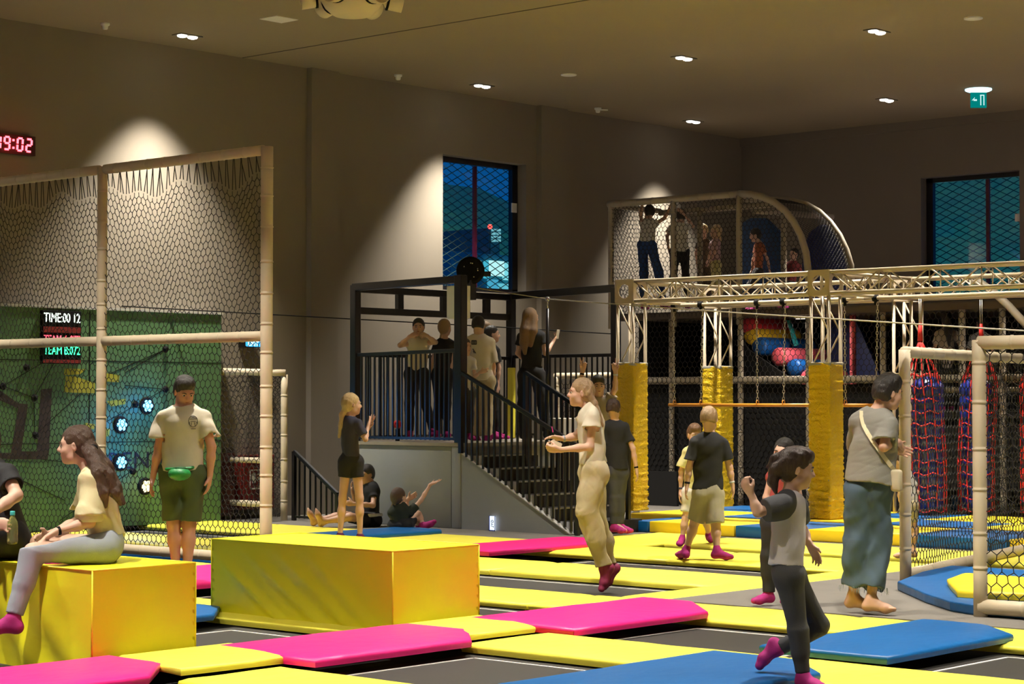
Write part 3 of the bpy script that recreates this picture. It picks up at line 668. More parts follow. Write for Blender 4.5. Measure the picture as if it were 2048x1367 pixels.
for k, (px, py, col, lab) in enumerate(((292, 811, (.16, .62, 1.0), 'round glowing blue touch light, topmost on the climbing wall'), (240, 849, (.16, .62, 1.0), 'round glowing blue touch light, middle one on the climbing wall'), (239, 924, (.14, .55, 1.0), 'round glowing blue touch light, lowest on the climbing wall'), (289, 972, (1.0, .85, .35), 'round glowing yellow touch light behind the man\'s hand'))):
    p = PY(px, py, CWY); o = empty('touch_light', (p.x, CWY, p.z), lab, 'light', 'touch lights on the climbing wall')
    b = MB(); b.lathe((p.x, CWY + .01, p.z), [(.105, 0), (.105, .035), (.09, .045), (.08, .045)], 24, axis=(0, -1, 0)); b.build('rim', M_blackm, o)
    b = MB(); q = Vector((p.x, CWY - .04, p.z))
    for (u, v) in [(0, 0)] + [(math.cos(a_ * math.pi / 3), math.sin(a_ * math.pi / 3)) for a_ in range(6)]: b.sphere((q.x + u * .052, q.y, q.z + v * .052), .026, 10, sc=(1, .4, 1))
    b.build('led_cluster', emat('led_' + ('y' if k == 3 else 'b'), col, 5), o, smooth=True)
    pl = bpy.data.lights.new('touch_glow', 'POINT'); pl.energy = 7 if k < 3 else 2; pl.color = (.03, .28, 1) if k < 3 else (1, .8, .2); pl.shadow_soft_size = .08
    lo = bpy.data.objects.new('glow', pl); COL.objects.link(lo); lo.location = (p.x, CWY - .25, p.z); lo.parent = o; lo.matrix_parent_inverse = o.matrix_basis.inverted()
# scoreboard
a = PY(80, 620, CWY); c = PY(157, 728, CWY); t = empty('scoreboard', (a.x, CWY, c.z), 'LED scoreboard showing the time and two team scores', 'scoreboard')
b = MB(); b.box((a.x, CWY - .05, c.z), (c.x, CWY, a.z)); b.build('case', M_blackm, t, bevel=.005)
Mr = mat('score_red', (.22, .012, .010), .6, var=.5, vscale=60)
for (y0, y1) in ((652, 666), (718, 726)):
    p = PY(80, y0, CWY - .05); q = PY(157, y1, CWY - .05); b = MB(); b.box((a.x + .01, CWY - .056, q.z), (c.x - .01, CWY - .05, p.z)); b.build('red_strip', Mr, t)
for (y0, y1, s, m) in ((627, 643, 'TIME:00 12', emat('score_white', (.85, 1, .85), 3.0)), (671, 687, 'TEAM A:077', emat('score_r', (1, .08, .12), 3.2)), (692, 708, 'TEAM B:072', emat('score_g', (.05, .95, .35), 3.2))):
    p = PY(82, y1, CWY - .052); q = PY(154, y0, CWY - .052); text('lettering', s, m, t, (a.x + .02, CWY - .054, p.z), (1, 0, 0), (0, 0, 1), q.z - p.z, c.x - a.x - .04, .003)
# ------------------------------------------------------------------ railing above the stairwell at the left wall
def railing(lab, a, c, z0a, z0c, bars, post=.045, group=None, top=.045, ends=(1, 1), bw=.018, low=True):
    """a,c = upper rail ends; z0a,z0c = heights of the foot line"""
    a, c = Vector(a), Vector(c); t = empty('railing', (a.x, a.y, z0a), lab, 'railing', group)
    b = MB(); b.beam(a, c, top, top); b.build('handrail', M_black, t, bevel=.006)
    if low: b = MB(); b.beam((a.x, a.y, z0a + .05), (c.x, c.y, z0c + .05), .03, .03); b.build('lower_rail', M_black, t)
    for e, (p, z) in zip(ends, ((a, z0a), (c, z0c))):
        if e: b = MB(); b.box((p.x - post / 2, p.y - post / 2, z), (p.x + post / 2, p.y + post / 2, p.z)); b.build('post', M_black, t)
    for i in range(1, bars):
        q = a.lerp(c, i / bars); z = z0a + (z0c - z0a) * i / bars
        b = MB(); b.box((q.x - bw / 2, q.y - bw / 2, z + (.03 if low else 0)), (q.x + bw / 2, q.y + bw / 2, q.z)); b.build('baluster', M_black, t)
    return t
railing('short black railing sloping down beside the left wall', (17.72, 19.48, .88), (17.72, 18.68, .36), 0, 0, 8)

# ------------------------------------------------------------------ raised platform and stairs
PZt = 1.02; FX, BXx, YR, YL = 17.9, 20.87, 16.75, 18.6
t = empty('platform', (FX, YR, 0), 'raised platform with grey padded base under the black steel frame', 'platform')
b = MB(); b.box((FX + .03, YR + .03, 0), (BXx, YL - .14, PZt - .03)); b.build('core', M_under, t)
b = MB(); b.box((FX, YR + .14, .0), (FX + .05, YL - .12, PZt - .04)); b.build('front_pad', M_greyv, t, bevel=.012, smooth=True)
b = MB(); b.box((FX - .012, YR - .02, .0), (FX + .05, YR + .13, PZt - .04)); b.build('corner_pad', M_greyv, t, bevel=.012, smooth=True)
b = MB(); b.box((FX + .05, YR - .02, .0), (BXx, YR + .03, PZt - .04)); b.build('side_pad', M_greyv, t)
b = MB(); b.box((FX - .02, YR - .04, PZt - .04), (BXx + .1, YL + .08, PZt)); b.build('deck', mat('deck_board', (.26, .23, .19), .8, var=.15), t)
# stairs descend towards -y
SX0, SX1 = 17.92, 18.72
t = empty('staircase', (SX0, 15.0, 0), 'dark carpeted staircase with a grey wedge panel up to the platform', 'staircase')
n = 6; ys0, ys1 = 16.73, 15.02; run = (ys0 - ys1) / n; M_step = mat('step_carpet', (.025, .021, .018), .95, var=.5, vscale=60); M_nos = mat('step_edge', (.30, .27, .23), .6)
for i in range(n):
    zt = PZt - (i + 1) * PZt / (n + 1); y1_ = ys0 - i * run; y0_ = y1_ - run
    b = MB(); b.box((SX0 + .04, y0_, zt - PZt / (n + 1)), (SX1 + .25, y1_ + .05, zt)); s_ = b.build('step', M_step, t)
    b = MB(); b.box((SX0 + .04, y0_ - .006, zt - .012), (SX1 + .25, y0_ + .03, zt + .004)); b.build('nosing', M_nos, s_)
    b = MB(); b.box((SX0 + .035, y0_ + .01, max(0, zt - .13)), (SX0 + .045, y1_, zt)); b.build('side_plate', mat('side_plate', (.42, .42, .45), .6), s_)
b = MB(); w = [(ys0, 0), (ys0, .90), (ys1, .0)]; vs = [(FX + .0, y, z) for y, z in w] + [(FX + .05, y, z) for y, z in w]
b.add(vs, [(0, 1, 2), (5, 4, 3), (0, 3, 4, 1), (1, 4, 5, 2), (2, 5, 3, 0)]); b.build('wedge_panel', M_greyv, t)
b = MB(); b.beam((FX + .02, ys0, .905), (FX + .02, ys1, .008), .07, .012); b.build('wedge_trim', mat('wedge_trim', (.40, .39, .37), .6), t)
b = MB(); b.box((18.35, 14.82, 0), (18.95, 15.2, .15)); tag(b.build('step_block', M_step, bevel=.005), 'black speckled step block at the foot of the stairs', 'step')
b = MB(); b.box((20.0, YR + .2, PZt), (20.6, YR + .62, PZt + .28)); tag(b.build('step_box', mat('white_step', (.42, .40, .36), .7), bevel=.01), 'white step box on the back of the platform', 'step')
b = MB(); b.box((20.66, 18.36, PZt), (20.72, 18.46, PZt + .95)); tag(b.build('foam_board', M_yel, bevel=.01), 'narrow yellow foam board standing at the back of the platform', 'board')
# steel frame
t = empty('steel_frame', (FX, YR, PZt), 'black steel portal frame standing on the platform', 'frame')
q = .115
for (x, y, z1, w) in ((FX + .03, YR + .02, 3.03, .115), (FX + .03, YL - .02, 2.98, .10), (BXx, YL - .02, 2.98, .10), (BXx, YR, 3.0, .10)):
    b = MB(); b.box((x - w / 2, y - w / 2, PZt - (.0)), (x + w / 2, y + w / 2, z1)); b.build('column', M_black, t, bevel=.008)
b = MB(); b.beam((FX + .03, YL, 2.95), (FX + .03, YR, 2.98), .10, .09); b.build('beam', M_black, t, bevel=.006)
for z in (2.93, 2.66): b = MB(); b.beam((FX + .03, YL, z), (BXx, YL, z), .08, .085); b.build('beam', M_black, t, bevel=.006)
for k in (.28, .56, .84): x = FX + k * (BXx - FX); b = MB(); b.box((x - .05, YL - .03, 2.66), (x + .05, YL + .03, 2.93)); b.build('spacer', M_black, t)
b = MB(); b.beam((BXx, YL, 2.95), (BXx, YR, 2.99), .08, .10); b.build('beam', M_black, t, bevel=.006)
RG = 'black bar railings of the platform'
railing('black bar railing along the front of the platform', (FX + .03, YL - .05, 2.10), (FX + .03, YR + .05, 2.13), PZt, PZt, 22, group=RG)
railing('black bar railing along the left side of the platform', (FX + .05, YL, 2.10), (BXx, YL, 2.10), PZt, PZt, 26, group=RG)
railing('black bar railing across the back of the platform', (BXx, YL, 2.12), (BXx, YR + .04, 2.12), PZt, PZt, 20, group=RG)
railing('sloping stair railing on the near side of the stairs', (FX - .01, ys0 + .0, 1.87), (FX - .01, ys1 - .1, 1.02), .9, 0, 20, group='stair railings', low=False, bw=.022)
railing('sloping stair railing on the far side of the stairs', (SX1 + .02, 16.45, 1.87), (SX1 + .02, 14.86, 1.07), .75, .0, 19, group='stair railings', low=False, bw=.022)
b = MB(); h = Vector((FX - .0, YR - .02, PZt))
t = empty('net_screen', (22.0, 17.3, 0), 'low pale padded net screen behind the back railing of the platform', 'net screen')
pipe_part('rail', (22.0, 17.25, 1.87), (22.0, 18.75, 1.87), t, .045, 71); pipe_part('post', (22.0, 17.3, 0), (22.0, 17.3, 1.86), t, .045, 72); pipe_part('post', (22.0, 18.7, 0), (22.0, 18.7, 1.86), t, .045, 73)
hexnet('netting', lambda s, q: (22.0, 17.32 + s, .05 + q), 1.38, 1.78, .075, .085, .0045, M_net, t)
# auto belay reel, control box
rc = PD(941, 541, 25.2); t = empty('cable_reel', rc, 'round black cable reel bolted on top of the corner column', 'reel')
b = MB(); b.lathe(rc - FWD2 * .06, [(.001, 0), (.13, .0), (.165, .015), (.175, .045), (.165, .09), (.13, .12), (.001, .12)], 32, axis=FWD2); b.build('drum', M_blackm, t, smooth=True)
b = MB(); b.box((rc.x - .05, rc.y - .05, rc.z - .36), (rc.x + .05, rc.y + .05, rc.z - .12)); b.obox(rc + RGT * .2 + Vector((0, 0, -.04)), RGT * .05, FWD2 * .02, Vector((0, 0, .03))); b.build('bracket', M_black, t)
for k in range(7):
    a_ = k * 1.3; b = MB(); b.sphere(rc - FWD2 * .07 + RGT * (.09 * math.cos(a_)) + Vector((0, 0, .09 * math.sin(a_))), .009, 8); b.build('bolt', mat('bolt_steel', (.6, .6, .6), .2, metal=.8), t, smooth=True)
a = PD(905, 571, 24.7); c = PD(938, 636, 24.7); t = empty('control_box', a, 'pale control box hanging on the corner column', 'box')
bc = PD(917, 604, 24.85); b = MB(); b.obox(bc, Vector((.09, 0, 0)), Vector((0, .115, 0)), Vector((0, 0, .20))); b.build('case', M_white, t, bevel=.008)
b = MB(); b.tube([a.lerp(c, .5) + Vector((-.01, -.05, -.2)), a.lerp(c, .5) + Vector((-.02, -.03, -.3)), a.lerp(c, .5) + Vector((.0, -.08, -.36))], .008, 6); b.build('cable', M_blackm, t, smooth=True)
# zip line: cable, trolley with strap
M_cab = mat('grey_cable', (.35, .32, .27), .5); c0 = rc + Vector((0, 0, -.2)); c1 = PD(1095, 598, 26.0); c2 = PD(2060, 662, 17.5); c3 = PD(2500, 690, 14.5)
b = MB(); b.tube([c0, c1, c1.lerp(c2, .5) + Vector((0, 0, -.01)), c2, c3], .0075, 6); tag(b.build('zip_cable', M_cab, smooth=True), 'thin grey cable running from the reel across to the right', 'cable')
a0 = PD(-40, 596, 24.5); a1 = PD(530, 628, 26.0); a2 = PD(1020, 655, 27.6); a3 = PD(1236, 668, 28.0)
b = MB(); b.tube([a0, a1, a2, a3], .008, 6); tag(b.build('wall_cable', M_blackm, smooth=True), 'thin black cable crossing in front of the left wall', 'cable')
t = empty('zip_trolley', c1, 'zip line trolley with a hanging black handle above the back railing', 'trolley')
b = MB(); b.sphere(c1 + Vector((0, 0, .0)), .035, 10); b.tube([c1, c1 + Vector((0, 0, -.14))], .012, 6); b.build('carabiner', mat('bolt_steel', (.6, .6, .6), .2, metal=.8), t, smooth=True)
b = MB(); b.tube([c1 + Vector((0, 0, -.12)), c1 + Vector((0, 0, -1.6))], .022, 8); b.build('handle_bar', M_black, t, smooth=True)
b = MB(); h = PX(795, 848, 18.3); b.lathe((h.x, h.y, PZt), [(.03, 0), (.03, h.z - PZt - .1), (.03, h.z - PZt - .06)], 10)
t = empty('red_ball_stand', (h.x, h.y, PZt), 'small red foam ball on a stand behind the front railing', 'ball'); b.build('stand', M_blackm, t)
b = MB(); b.sphere(h, .055, 14); b.build('ball', mat('bright_red', (.65, .02, .02), .4), t, smooth=True)
# lit phone shaped sign leaning on the wedge
a = PX(985, 1064, FX - .04); t = empty('info_card', (FX - .03, a.y, 0), 'small white glowing card standing against the grey wedge panel', 'card')
b = MB(); b.box((FX - .045, a.y - .045, .0), (FX - .03, a.y + .045, .175)); b.build('card', emat('card_glow', (.75, .85, 1), 1.3), t, bevel=.008)
b = MB(); b.box((FX - .048, a.y - .05, .0), (FX - .0455, a.y - .04, .18)); b.box((FX - .048, a.y - .05, .0), (FX - .0455, a.y + .05, .012)); b.box((FX - .048, a.y + .04, .0), (FX - .0455, a.y + .05, .18)); b.build('rim', mat('rim_blue', (.02, .06, .5), .4), t)
text('lettering', 'GYL', mat('rim_navy', (.01, .02, .06), .5), t, (FX - .047, a.y - .022, .13), (0, 0, -1), (0, -1, 0), -.04, .09)

# ------------------------------------------------------------------ box truss rig
def truss(a, c, s, t, name, uA, uB, bays, r=.022):
    a, c, uA, uB = Vector(a), Vector(c), Vector(uA), Vector(uB); h = s / 2; o = empty if 0 else None
    b = MB()
    for i in (-1, 1):
        for j in (-1, 1): b.tube([a + uA * h * i + uB * h * j, c + uA * h * i + uB * h * j], r, 10)
    main = b.build(name, M_truss, t, smooth=True)
    b = MB()
    for (p, q) in ((uA, uB),):
        for sgn in (-1, 1):
            for k in range(bays):
                s0 = a.lerp(c, k / bays) + p * h * sgn; s1 = a.lerp(c, (k + .5) / bays) + p * h * sgn; s2 = a.lerp(c, (k + 1) / bays) + p * h * sgn; s3 = a.lerp(c, (k + .25) / bays)
                b.tube([s0 + q * h, s1 - q * h], .010, 6); b.tube([s1 - q * h, s2 + q * h], .010, 6); b.tube([s2 + q * h, s2 - q * h], .009, 6)
    b.build('lacing', M_truss, main, smooth=True)
ZC = 2.92; S = .25; TX, RXX = 20.63, 22.5; TY = 13.37; TY1 = 16.3
t = empty('truss_rig', (TX, TY1, 0), 'beige box truss rig carried by the padded yellow columns', 'truss')
eX, eY, eZ = Vector((1, 0, 0)), Vector((0, 1, 0)), Vector((0, 0, 1)); g = .15
truss((TX, TY1 - g, ZC), (TX, TY + g, ZC), S, t, 'truss_beam', eX, eZ, 4); truss((TX, TY - g, ZC), (TX, 8.6, ZC), S, t, 'truss_beam', eX, eZ, 7)
truss((RXX, TY1 - g, ZC), (RXX, TY + g, ZC), S, t, 'truss_beam', eX, eZ, 4); truss((RXX, TY - g, ZC), (RXX, 8.6, ZC), S, t, 'truss_beam', eX, eZ, 7)
truss((TX + g, TY1, ZC), (RXX - g, TY1, ZC), S, t, 'truss_beam', eY, eZ, 3); truss((TX + g, TY, ZC), (RXX - g, TY, ZC), S, t, 'truss_beam', eY, eZ, 3)
for (x, y) in ((TX, TY1), (TX, TY), (RXX, TY1), (RXX, TY)):
    truss((x, y, .2 if x < 21 else .05), (x, y, ZC - g), S, t, 'truss_leg', eX, eY, 3)
    b = MB(); h = .14
    for sx in (-1, 1):
        for sy in (-1, 1): b.box((x + sx * h - .012, y + sy * h - .012, ZC - h), (x + sx * h + .012, y + sy * h + .012, ZC + h))
    for sz in (-1, 1):
        for s2 in (-1, 1): b.box((x - h, y + s2 * h - .012, ZC + sz * h - .012), (x + h, y + s2 * h + .012, ZC + sz * h + .012)); b.box((x + s2 * h - .012, y - h, ZC + sz * h - .012), (x + s2 * h + .012, y + h, ZC + sz * h + .012))
    cb = b.build('corner_block', M_truss, t)
    b = MB()
    for ax in ((-1, 0), (0, -1)):
        c = Vector((x + ax[0] * h, y + ax[1] * h, ZC)); w = Vector((ax[1], ax[0], 0)); nv = Vector((ax[0], ax[1], 0))
        N = 16; vs = []
        for i in range(N):
            a_ = 2 * math.pi * i / N + math.pi / 4 * 0; cc, ss = math.cos(a_), math.sin(a_); k = 1 / max(abs(cc), abs(ss))
            for rr_ in (.09, h * k): 
                for dd in (0, .008): vs.append(c + w * cc * rr_ + eZ * ss * rr_ + nv * dd)
        fs = []
        for i in range(N):
            j = (i + 1) % N; o = i * 4; p = j * 4
            fs += [(o + 1, o + 3, p + 3, p + 1), (o, p, p + 2, o + 2), (o, o + 1, p + 1, p)]
        b.add(vs, fs)
    b.build('plate', M_truss, cb)
for y0_, y1_, x in ((TY1, TY, 21.5), (TY, 8.6, 21.5)):
    b = MB(); b.tube([(x, y0_, 2.77), (x, y1_, 2.77)], .026, 10); b.build('cross_tube', M_truss, t, smooth=True)
# padded columns
def column(x, y, z0, z1, lab, seed):
    """square foam sleeve in loose shiny vinyl with many creases"""
    n, m = 72, 150; w = .15; rs = np.random.RandomState(seed); vs = []; K = [(rs.uniform(-1, 1), rs.uniform(-1, 1), rs.uniform(0, 6.28)) for _ in range(10)]
    for j in range(m + 1):
        v = j / m; z = z0 + (z1 - z0) * v; am = .004 + .011 * (1 - v) ** 1.6
        for i in range(n):
            u = i / n * 4; s = int(u) % 4; f = u - int(u); P = [(-w, -w), (w, -w), (w, w), (-w, w), (-w, -w)]
            px = P[s][0] + (P[s + 1][0] - P[s][0]) * f; py = P[s][1] + (P[s + 1][1] - P[s][1]) * f; rd = 1 - .04 * (abs(f - .5) * 2) ** 6
            q = sum((1 - abs(math.sin((20 + 16 * abs(a)) * z * (1 if k % 3 else 1.6) + c * 1.6 * math.sin(i * 2 * math.pi / n * (1 + k % 3) + p) + p))) ** 3 for k, (a, c, p) in enumerate(K)) * .62 - .5
            L = math.hypot(px, py); dd = am * q; vs.append((x + px * rd + px / L * dd, y + py * rd + py / L * dd, z))
    fs = [(j * n + i, j * n + (i + 1) % n, (j + 1) * n + (i + 1) % n, (j + 1) * n + i) for j in range(m) for i in range(n)] + [tuple(range(n))[::-1], tuple(range(m * n, (m + 1) * n))]
    t = empty('padded_column', (x, y, z0), lab, 'column', 'padded yellow columns')
    b = MB(); b.add(vs, fs); b.build('sleeve', M_gold, t, smooth=True)
    b = MB(); b.box((x - .152, y - .152, z1 - .03), (x + .152, y + .152, z1 + .012)); b.build('rim', mat('grey_rim', (.42, .40, .36), .6, bump=(40, .4, .01)), t, bevel=.01)
column(TX, TY1, .13, 2.0, 'padded yellow column left of the swinging bar', 1); column(TX, TY, .13, 1.97, 'padded yellow column nearest, right of the swinging bar', 2); column(RXX, TY1, .0, 1.98, 'padded yellow column behind the boy in the black shirt', 3)
# swinging bar on chains
p0 = PX(1338, 809, 21.5); t = empty('swing_bar', (21.5, p0.y, 1.47), 'long orange swinging bar hung on chains', 'bar')
b = MB(); b.tube([(21.5, p0.y, 1.47), (21.5, 12.9, 1.47)], .022, 12); b.build('bar', mat('orange_paint', (.62, .26, .03), .35), t, smooth=True)
def chain(b, a, c, link_=.055, r=.0048):
    a, c = Vector(a), Vector(c); L = (c - a).length; d = (c - a) / L; n = int(L / (link_ * .78)); s = d.orthogonal().normalized(); s2 = d.cross(s)
    for i in range(n):
        p = a + d * (L * (i + .5) / n); e = s if i % 2 else s2; h = link_ / 2 - .008; w = .0125
        pts = [p + d * h + e * w * .5, p + d * (h + .008), p + d * h - e * w * .5, p + d * h * .5 - e * w, p - d * h * .5 - e * w, p - d * h - e * w * .5, p - d * (h + .008), p - d * h + e * w * .5, p - d * h * .5 + e * w, p + d * h * .5 + e * w]
        b.tube(pts, r, 5, closed=True)
M_chain = mat('chain_steel', (.55, .52, .45), .3, metal=.7)
for k, px in enumerate((1349, 1402, 1515, 1567, 1691, 1752)):
    p = PX(px, 803, 21.5); x = 21.5
    b = MB(); chain(b, (21.5, p.y, 1.53), (x, p.y + (-.03 if k % 2 else .01), 2.72)); cn = b.build('chain', M_chain, t, smooth=True)
    b = MB(); b.tube([(21.5 + .028 * math.cos(a_), p.y, 1.505 + .028 * math.sin(a_)) for a_ in [i * math.pi / 5 for i in range(10)]], .007, 6, closed=True); b.build('eye_bolt', mat('orange_paint', (.62, .26, .03), .35), t, smooth=True)
    b = MB(); b.tube([(x, p.y - .03, 2.77), (x, p.y + .03, 2.77)], .042, 10); b.tube([(x, p.y, 2.77), (x, p.y, 2.69)], .018, 8); b.build('clamp', M_blackm, t, smooth=True)
# hanging bags in red cargo nets
def bag(px, d, ztop, lab, seed, lean=0.0, zap=2.62):
    c = PD(px, 900, d); x, y = c.x, c.y; r = .20; t = empty('punching_bag', (x, y, .16), lab, 'bag', 'blue bags in red rope nets')
    H = ztop - .2; nr = 10; prof = [(r * .75, .2)]
    for k in range(nr):
        z0 = .2 + H * k / nr; h = H / nr; prof += [(r * .93, z0 + .01), (r * 1.0, z0 + h * .3), (r * 1.0, z0 + h * .7), (r * .93, z0 + h - .01)]
    prof += [(r * .72, ztop + .05), (r * .35, ztop + .08), (.001, ztop + .085)]
    b = MB(); b.lathe((x, y, 0), prof, 28); b.build('body', mat('bag_blue', (.012, .025, .22), .22, bump=(14, .5, .03), coat=.5), t, smooth=True)
    M_rope = mat('red_rope', (.62, .02, .015), .6); n = 12; b = MB(); rr = random.Random(seed)
    def pp(k, z):
        R_ = r + .018 if z < ztop else (r + .018) * max(.0, (1 - (z - ztop) / (zap - .35 - ztop))) + .012
        a_ = 2 * math.pi * k / n; sh = lean * max(0, (z - .8)); return (x + R_ * math.cos(a_) - SA * sh, y + R_ * math.sin(a_) + CA * sh, z)
    for k in range(n): b.tube([pp(k + .06 * math.sin(z * 9 + k), z) for z in np.linspace(.16, zap - .35, 24)], .009, 5)
    for z in np.linspace(.18, ztop + .1, 12):
        b.tube([pp(k / 2, z + .02 * math.sin(k * 1.7 + seed) ) for k in range(2 * n)], .009, 5, closed=True)
    b.build('rope_net', M_rope, t, smooth=True)
    top = pp(0, zap - .35); b = MB(); q = Vector((x - SA * lean * (zap - 1.15), y + CA * lean * (zap - 1.15), zap - .36)); b.tube([q, q + Vector((0, 0, .22))], [.035, .02], 10); b.build('gathered_top', M_rope, t, smooth=True)
    b = MB(); q2 = q + Vector((0, 0, .2)); b.tube([q2 - RGT * .012, Vector((q2.x, q2.y, 2.78)) - RGT * .012], .006, 6); b.tube([q2 + RGT * .012, Vector((q2.x, q2.y, 2.78)) + RGT * .012], .006, 6); b.build('shackle', M_chain, t, smooth=True)
bag(1856, 25.2, 1.74, 'blue bag in a red rope net, left one behind the right net frame', 1, .06); bag(1952, 25.4, 1.74, 'blue bag in a red rope net, right one beside the net post', 2, -.05); bag(2078, 25.0, 1.7, 'blue bag in a red rope net at the right edge of the photo', 3, 0)
# ------------------------------------------------------------------ net enclosure at the right
t = empty('net_screen', (15.36, 9.16, 0), 'low beige padded net frame around the right trampoline area', 'net frame')
A1 = Vector((15.36, 9.16, 0)); A2 = Vector((13.18, 7.25, 0)); ZR = 1.95
pipe_part('post', A1, A1 + eZ * (ZR + .02), t, .05, 51); pipe_part('post', A2, A2 + eZ * (ZR + .02), t, .05, 52)
A3 = PZ(2120, 1092, 0); A4 = Vector((13.30, 4.8, 0)); A5 = A3 + (A3 - A1).normalized() * 1.5
pipe_part('rail', A1 + eZ * ZR, A5 + eZ * ZR, t, .05, 53); pipe_part('rail', A1 + eZ * .05, A5 + eZ * .05, t, .05, 54)
pipe_part('rail', A2 + eZ * ZR, A4 + eZ * ZR, t, .05, 55); pipe_part('rail', A2 + eZ * .07, A4 + eZ * .07, t, .055, 56); pipe_part('post', A4, A4 + eZ * ZR, t, .05, 57)
L = (A5 - A1).length; dd = (A5 - A1) / L; hexnet('netting', lambda s, q: A1 + dd * (s + .04) + eZ * (.1 + q) + dd.cross(eZ) * .02 * math.sin(s * 4), L - .1, 1.82, .08, .095, .0042, M_net, t, jitter=.006)
L2 = (A4 - A2).length; d2 = (A4 - A2) / L2; hexnet('netting', lambda s, q: A2 + d2 * (s + .04) + eZ * (.1 + q), L2 - .08, 1.82, .085, .1, .0042, M_net, t, jitter=.004)
# curved blue mat at its entrance and the pads inside
c_out = [PZ(1795, 1180, 0), PZ(1850, 1205, 0), PZ(1900, 1222, 0), PZ(1948, 1230, 0)]
inner = [Vector((13.6, 5.0, 0)), Vector((16.2, 5.0, 0)), Vector((16.2, 9.2, 0)), Vector((15.45, 9.06, 0))]
b = MB(); b.prism([(p.x, p.y) for p in c_out] + [(13.3, 5.0)] + [(p.x, p.y) for p in inner[1:]], .001, .075)
tag(b.build('floor_mat', M_blue, bevel=.012), 'curved blue mat at the entrance of the right net enclosure', 'mat')
q0 = PZ(1895, 1166, .09); q1 = PZ(1915, 1190, .09); q2 = PZ(2060, 1215, .09); q3 = PZ(2060, 1170, .09); q4 = PZ(1925, 1155, .09)
pad([(q0.x, q0.y), (q1.x, q1.y), (13.95, 5.2), (14.7, 5.2), (q4.x, q4.y)], .078, .135, mat('amber_vinyl', (0.92, 0.66, 0.02), .42), 'amber yellow pad inside the right net enclosure', seed=90, group=None)
# ------------------------------------------------------------------ soft play structure
PXF = 24.0
t = empty('play_cage', (PXF, 16.5, 0), 'upper netted cage of the play structure under the wall lamp', 'play cage')
def P24(px, py, x=PXF): return PX(px, py, x)
top = [P24(1222, 409), P24(1478, 387)]; zt = (top[0].z + top[1].z) / 2; ya, yb = top[0].y, top[1].y; yc = P24(1347, 420).y; ZF = 3.0
XR = 25.2; M_pole = mat('pole_foam', (.33, .28, .21), .5, var=.08, bump=(30, .2, .004))
for y in (ya, yc, yb): pipe_part('post', (PXF, y, 2.6), (PXF, y, zt), t, .045, int(y * 7), M_pole)
pipe_part('rail', (PXF, ya + .05, zt), (PXF, yb, zt), t, .05, 3, M_pole); pipe_part('rail', (XR, ya, zt - .05), (XR, yb + .2, zt - .05), t, .045, 4, M_pole)
for y in (ya, yb): pipe_part('rail', (PXF, y, zt - .02), (XR, y, zt - .02), t, .04, int(y), M_pole)
pipe_part('rail', (XR, yb + .6, zt - .12), (26.9, yb + .3, zt - .12), t, .045, 8, M_pole)
for y in (yb + .05, P24(1400, 500, XR).y): pipe_part('post', (XR, y, ZF), (XR, y, zt - .05), t, .045, int(y * 3), M_pole)
arc = [P24(*p) for p in ((1478, 387), (1500, 388), (1524, 393), (1548, 404), (1570, 421), (1588, 444), (1602, 472), (1612, 505), (1617, 548), (1618, 575))]
b = MB(); b.tube(arc, .05, 14); b.build('arch', M_pole, t, smooth=True)
arc2 = [P24(*p, XR + .3) for p in ((1490, 398), (1550, 400), (1585, 402), (1612, 409), (1638, 424), (1660, 445), (1678, 470), (1692, 500), (1701, 530), (1703, 575))]
b = MB(); b.tube(arc2, .052, 14); b.build('arch', M_pole, t, smooth=True)
hexnet('netting', lambda s, q: (PXF - .02, yb + s, 2.75 + q), ya - yb, zt - 2.8, .075, .085, .0045, M_net, t, jitter=.005)
def below_arc(s, q):
    y, z = yb - s, 2.75 + q; ys_ = [p.y for p in arc][::-1]; zs_ = [p.z for p in arc][::-1]
    return z < np.interp(y, ys_, zs_) - .03 and y > arc[-1].y
hexnet('netting', lambda s, q: (PXF - .02, yb - s, 2.75 + q), 1.9, 1.8, .075, .085, .0045, M_net, t, keep=below_arc)
# net stretched over the vault between the two arches
n_ = 9
def vault(s, q):
    k = s / 3.0 * (n_ - 1e-6); i = int(k); f = k - i; a = arc[i].lerp(arc[min(i + 1, 9)], f); c = arc2[i].lerp(arc2[min(i + 1, 9)], f); return a.lerp(c, q / 1.5)
hexnet('netting', vault, 2.99, 1.5, .08, .09, .0045, M_net, t)
hexnet('netting', lambda s, q: (PXF + s, ya + .01, 2.75 + q), XR - PXF, zt - 2.8, .075, .085, .0045, M_net, t)
t2 = empty('play_structure', (PXF, 14, 0), 'dark netted lower levels of the play structure behind the truss', 'play structure')
M_dark = mat('dark_board', (.0045, .004, .004), .9, var=.3, vscale=2); M_navy = mat('navy_panel', (.006, .018, .10), .5, var=.15)
b = MB(); b.box((PXF, 9.0, 2.72), (27.6, 19.36, 2.82)); b.build('upper_floor', mat('floor_board', (.10, .075, .06), .7, var=.2), t2)
b = MB(); b.box((26.8, 8.0, 0), (26.9, 19.3, 2.72)); b.build('back_board', M_dark, t2)
b = MB(); b.box((PXF + .3, 19.0, 0), (27.6, 19.06, 2.72)); b.build('side_board', M_dark, t2)
b = MB(); b.box((PXF, 8.0, 1.30), (26.8, 13.9, 1.38)); b.build('middle_floor', M_dark, t2)
b = MB(); b.box((PXF + .02, 8.0, .35), (PXF + .06, 13.9, 1.2)); b.build('front_board', M_dark, t2)
b = MB(); b.box((PXF + .06, 13.9, 0), (PXF + .09, 18.9, 1.75)); b.build('front_board', M_dark, t2)
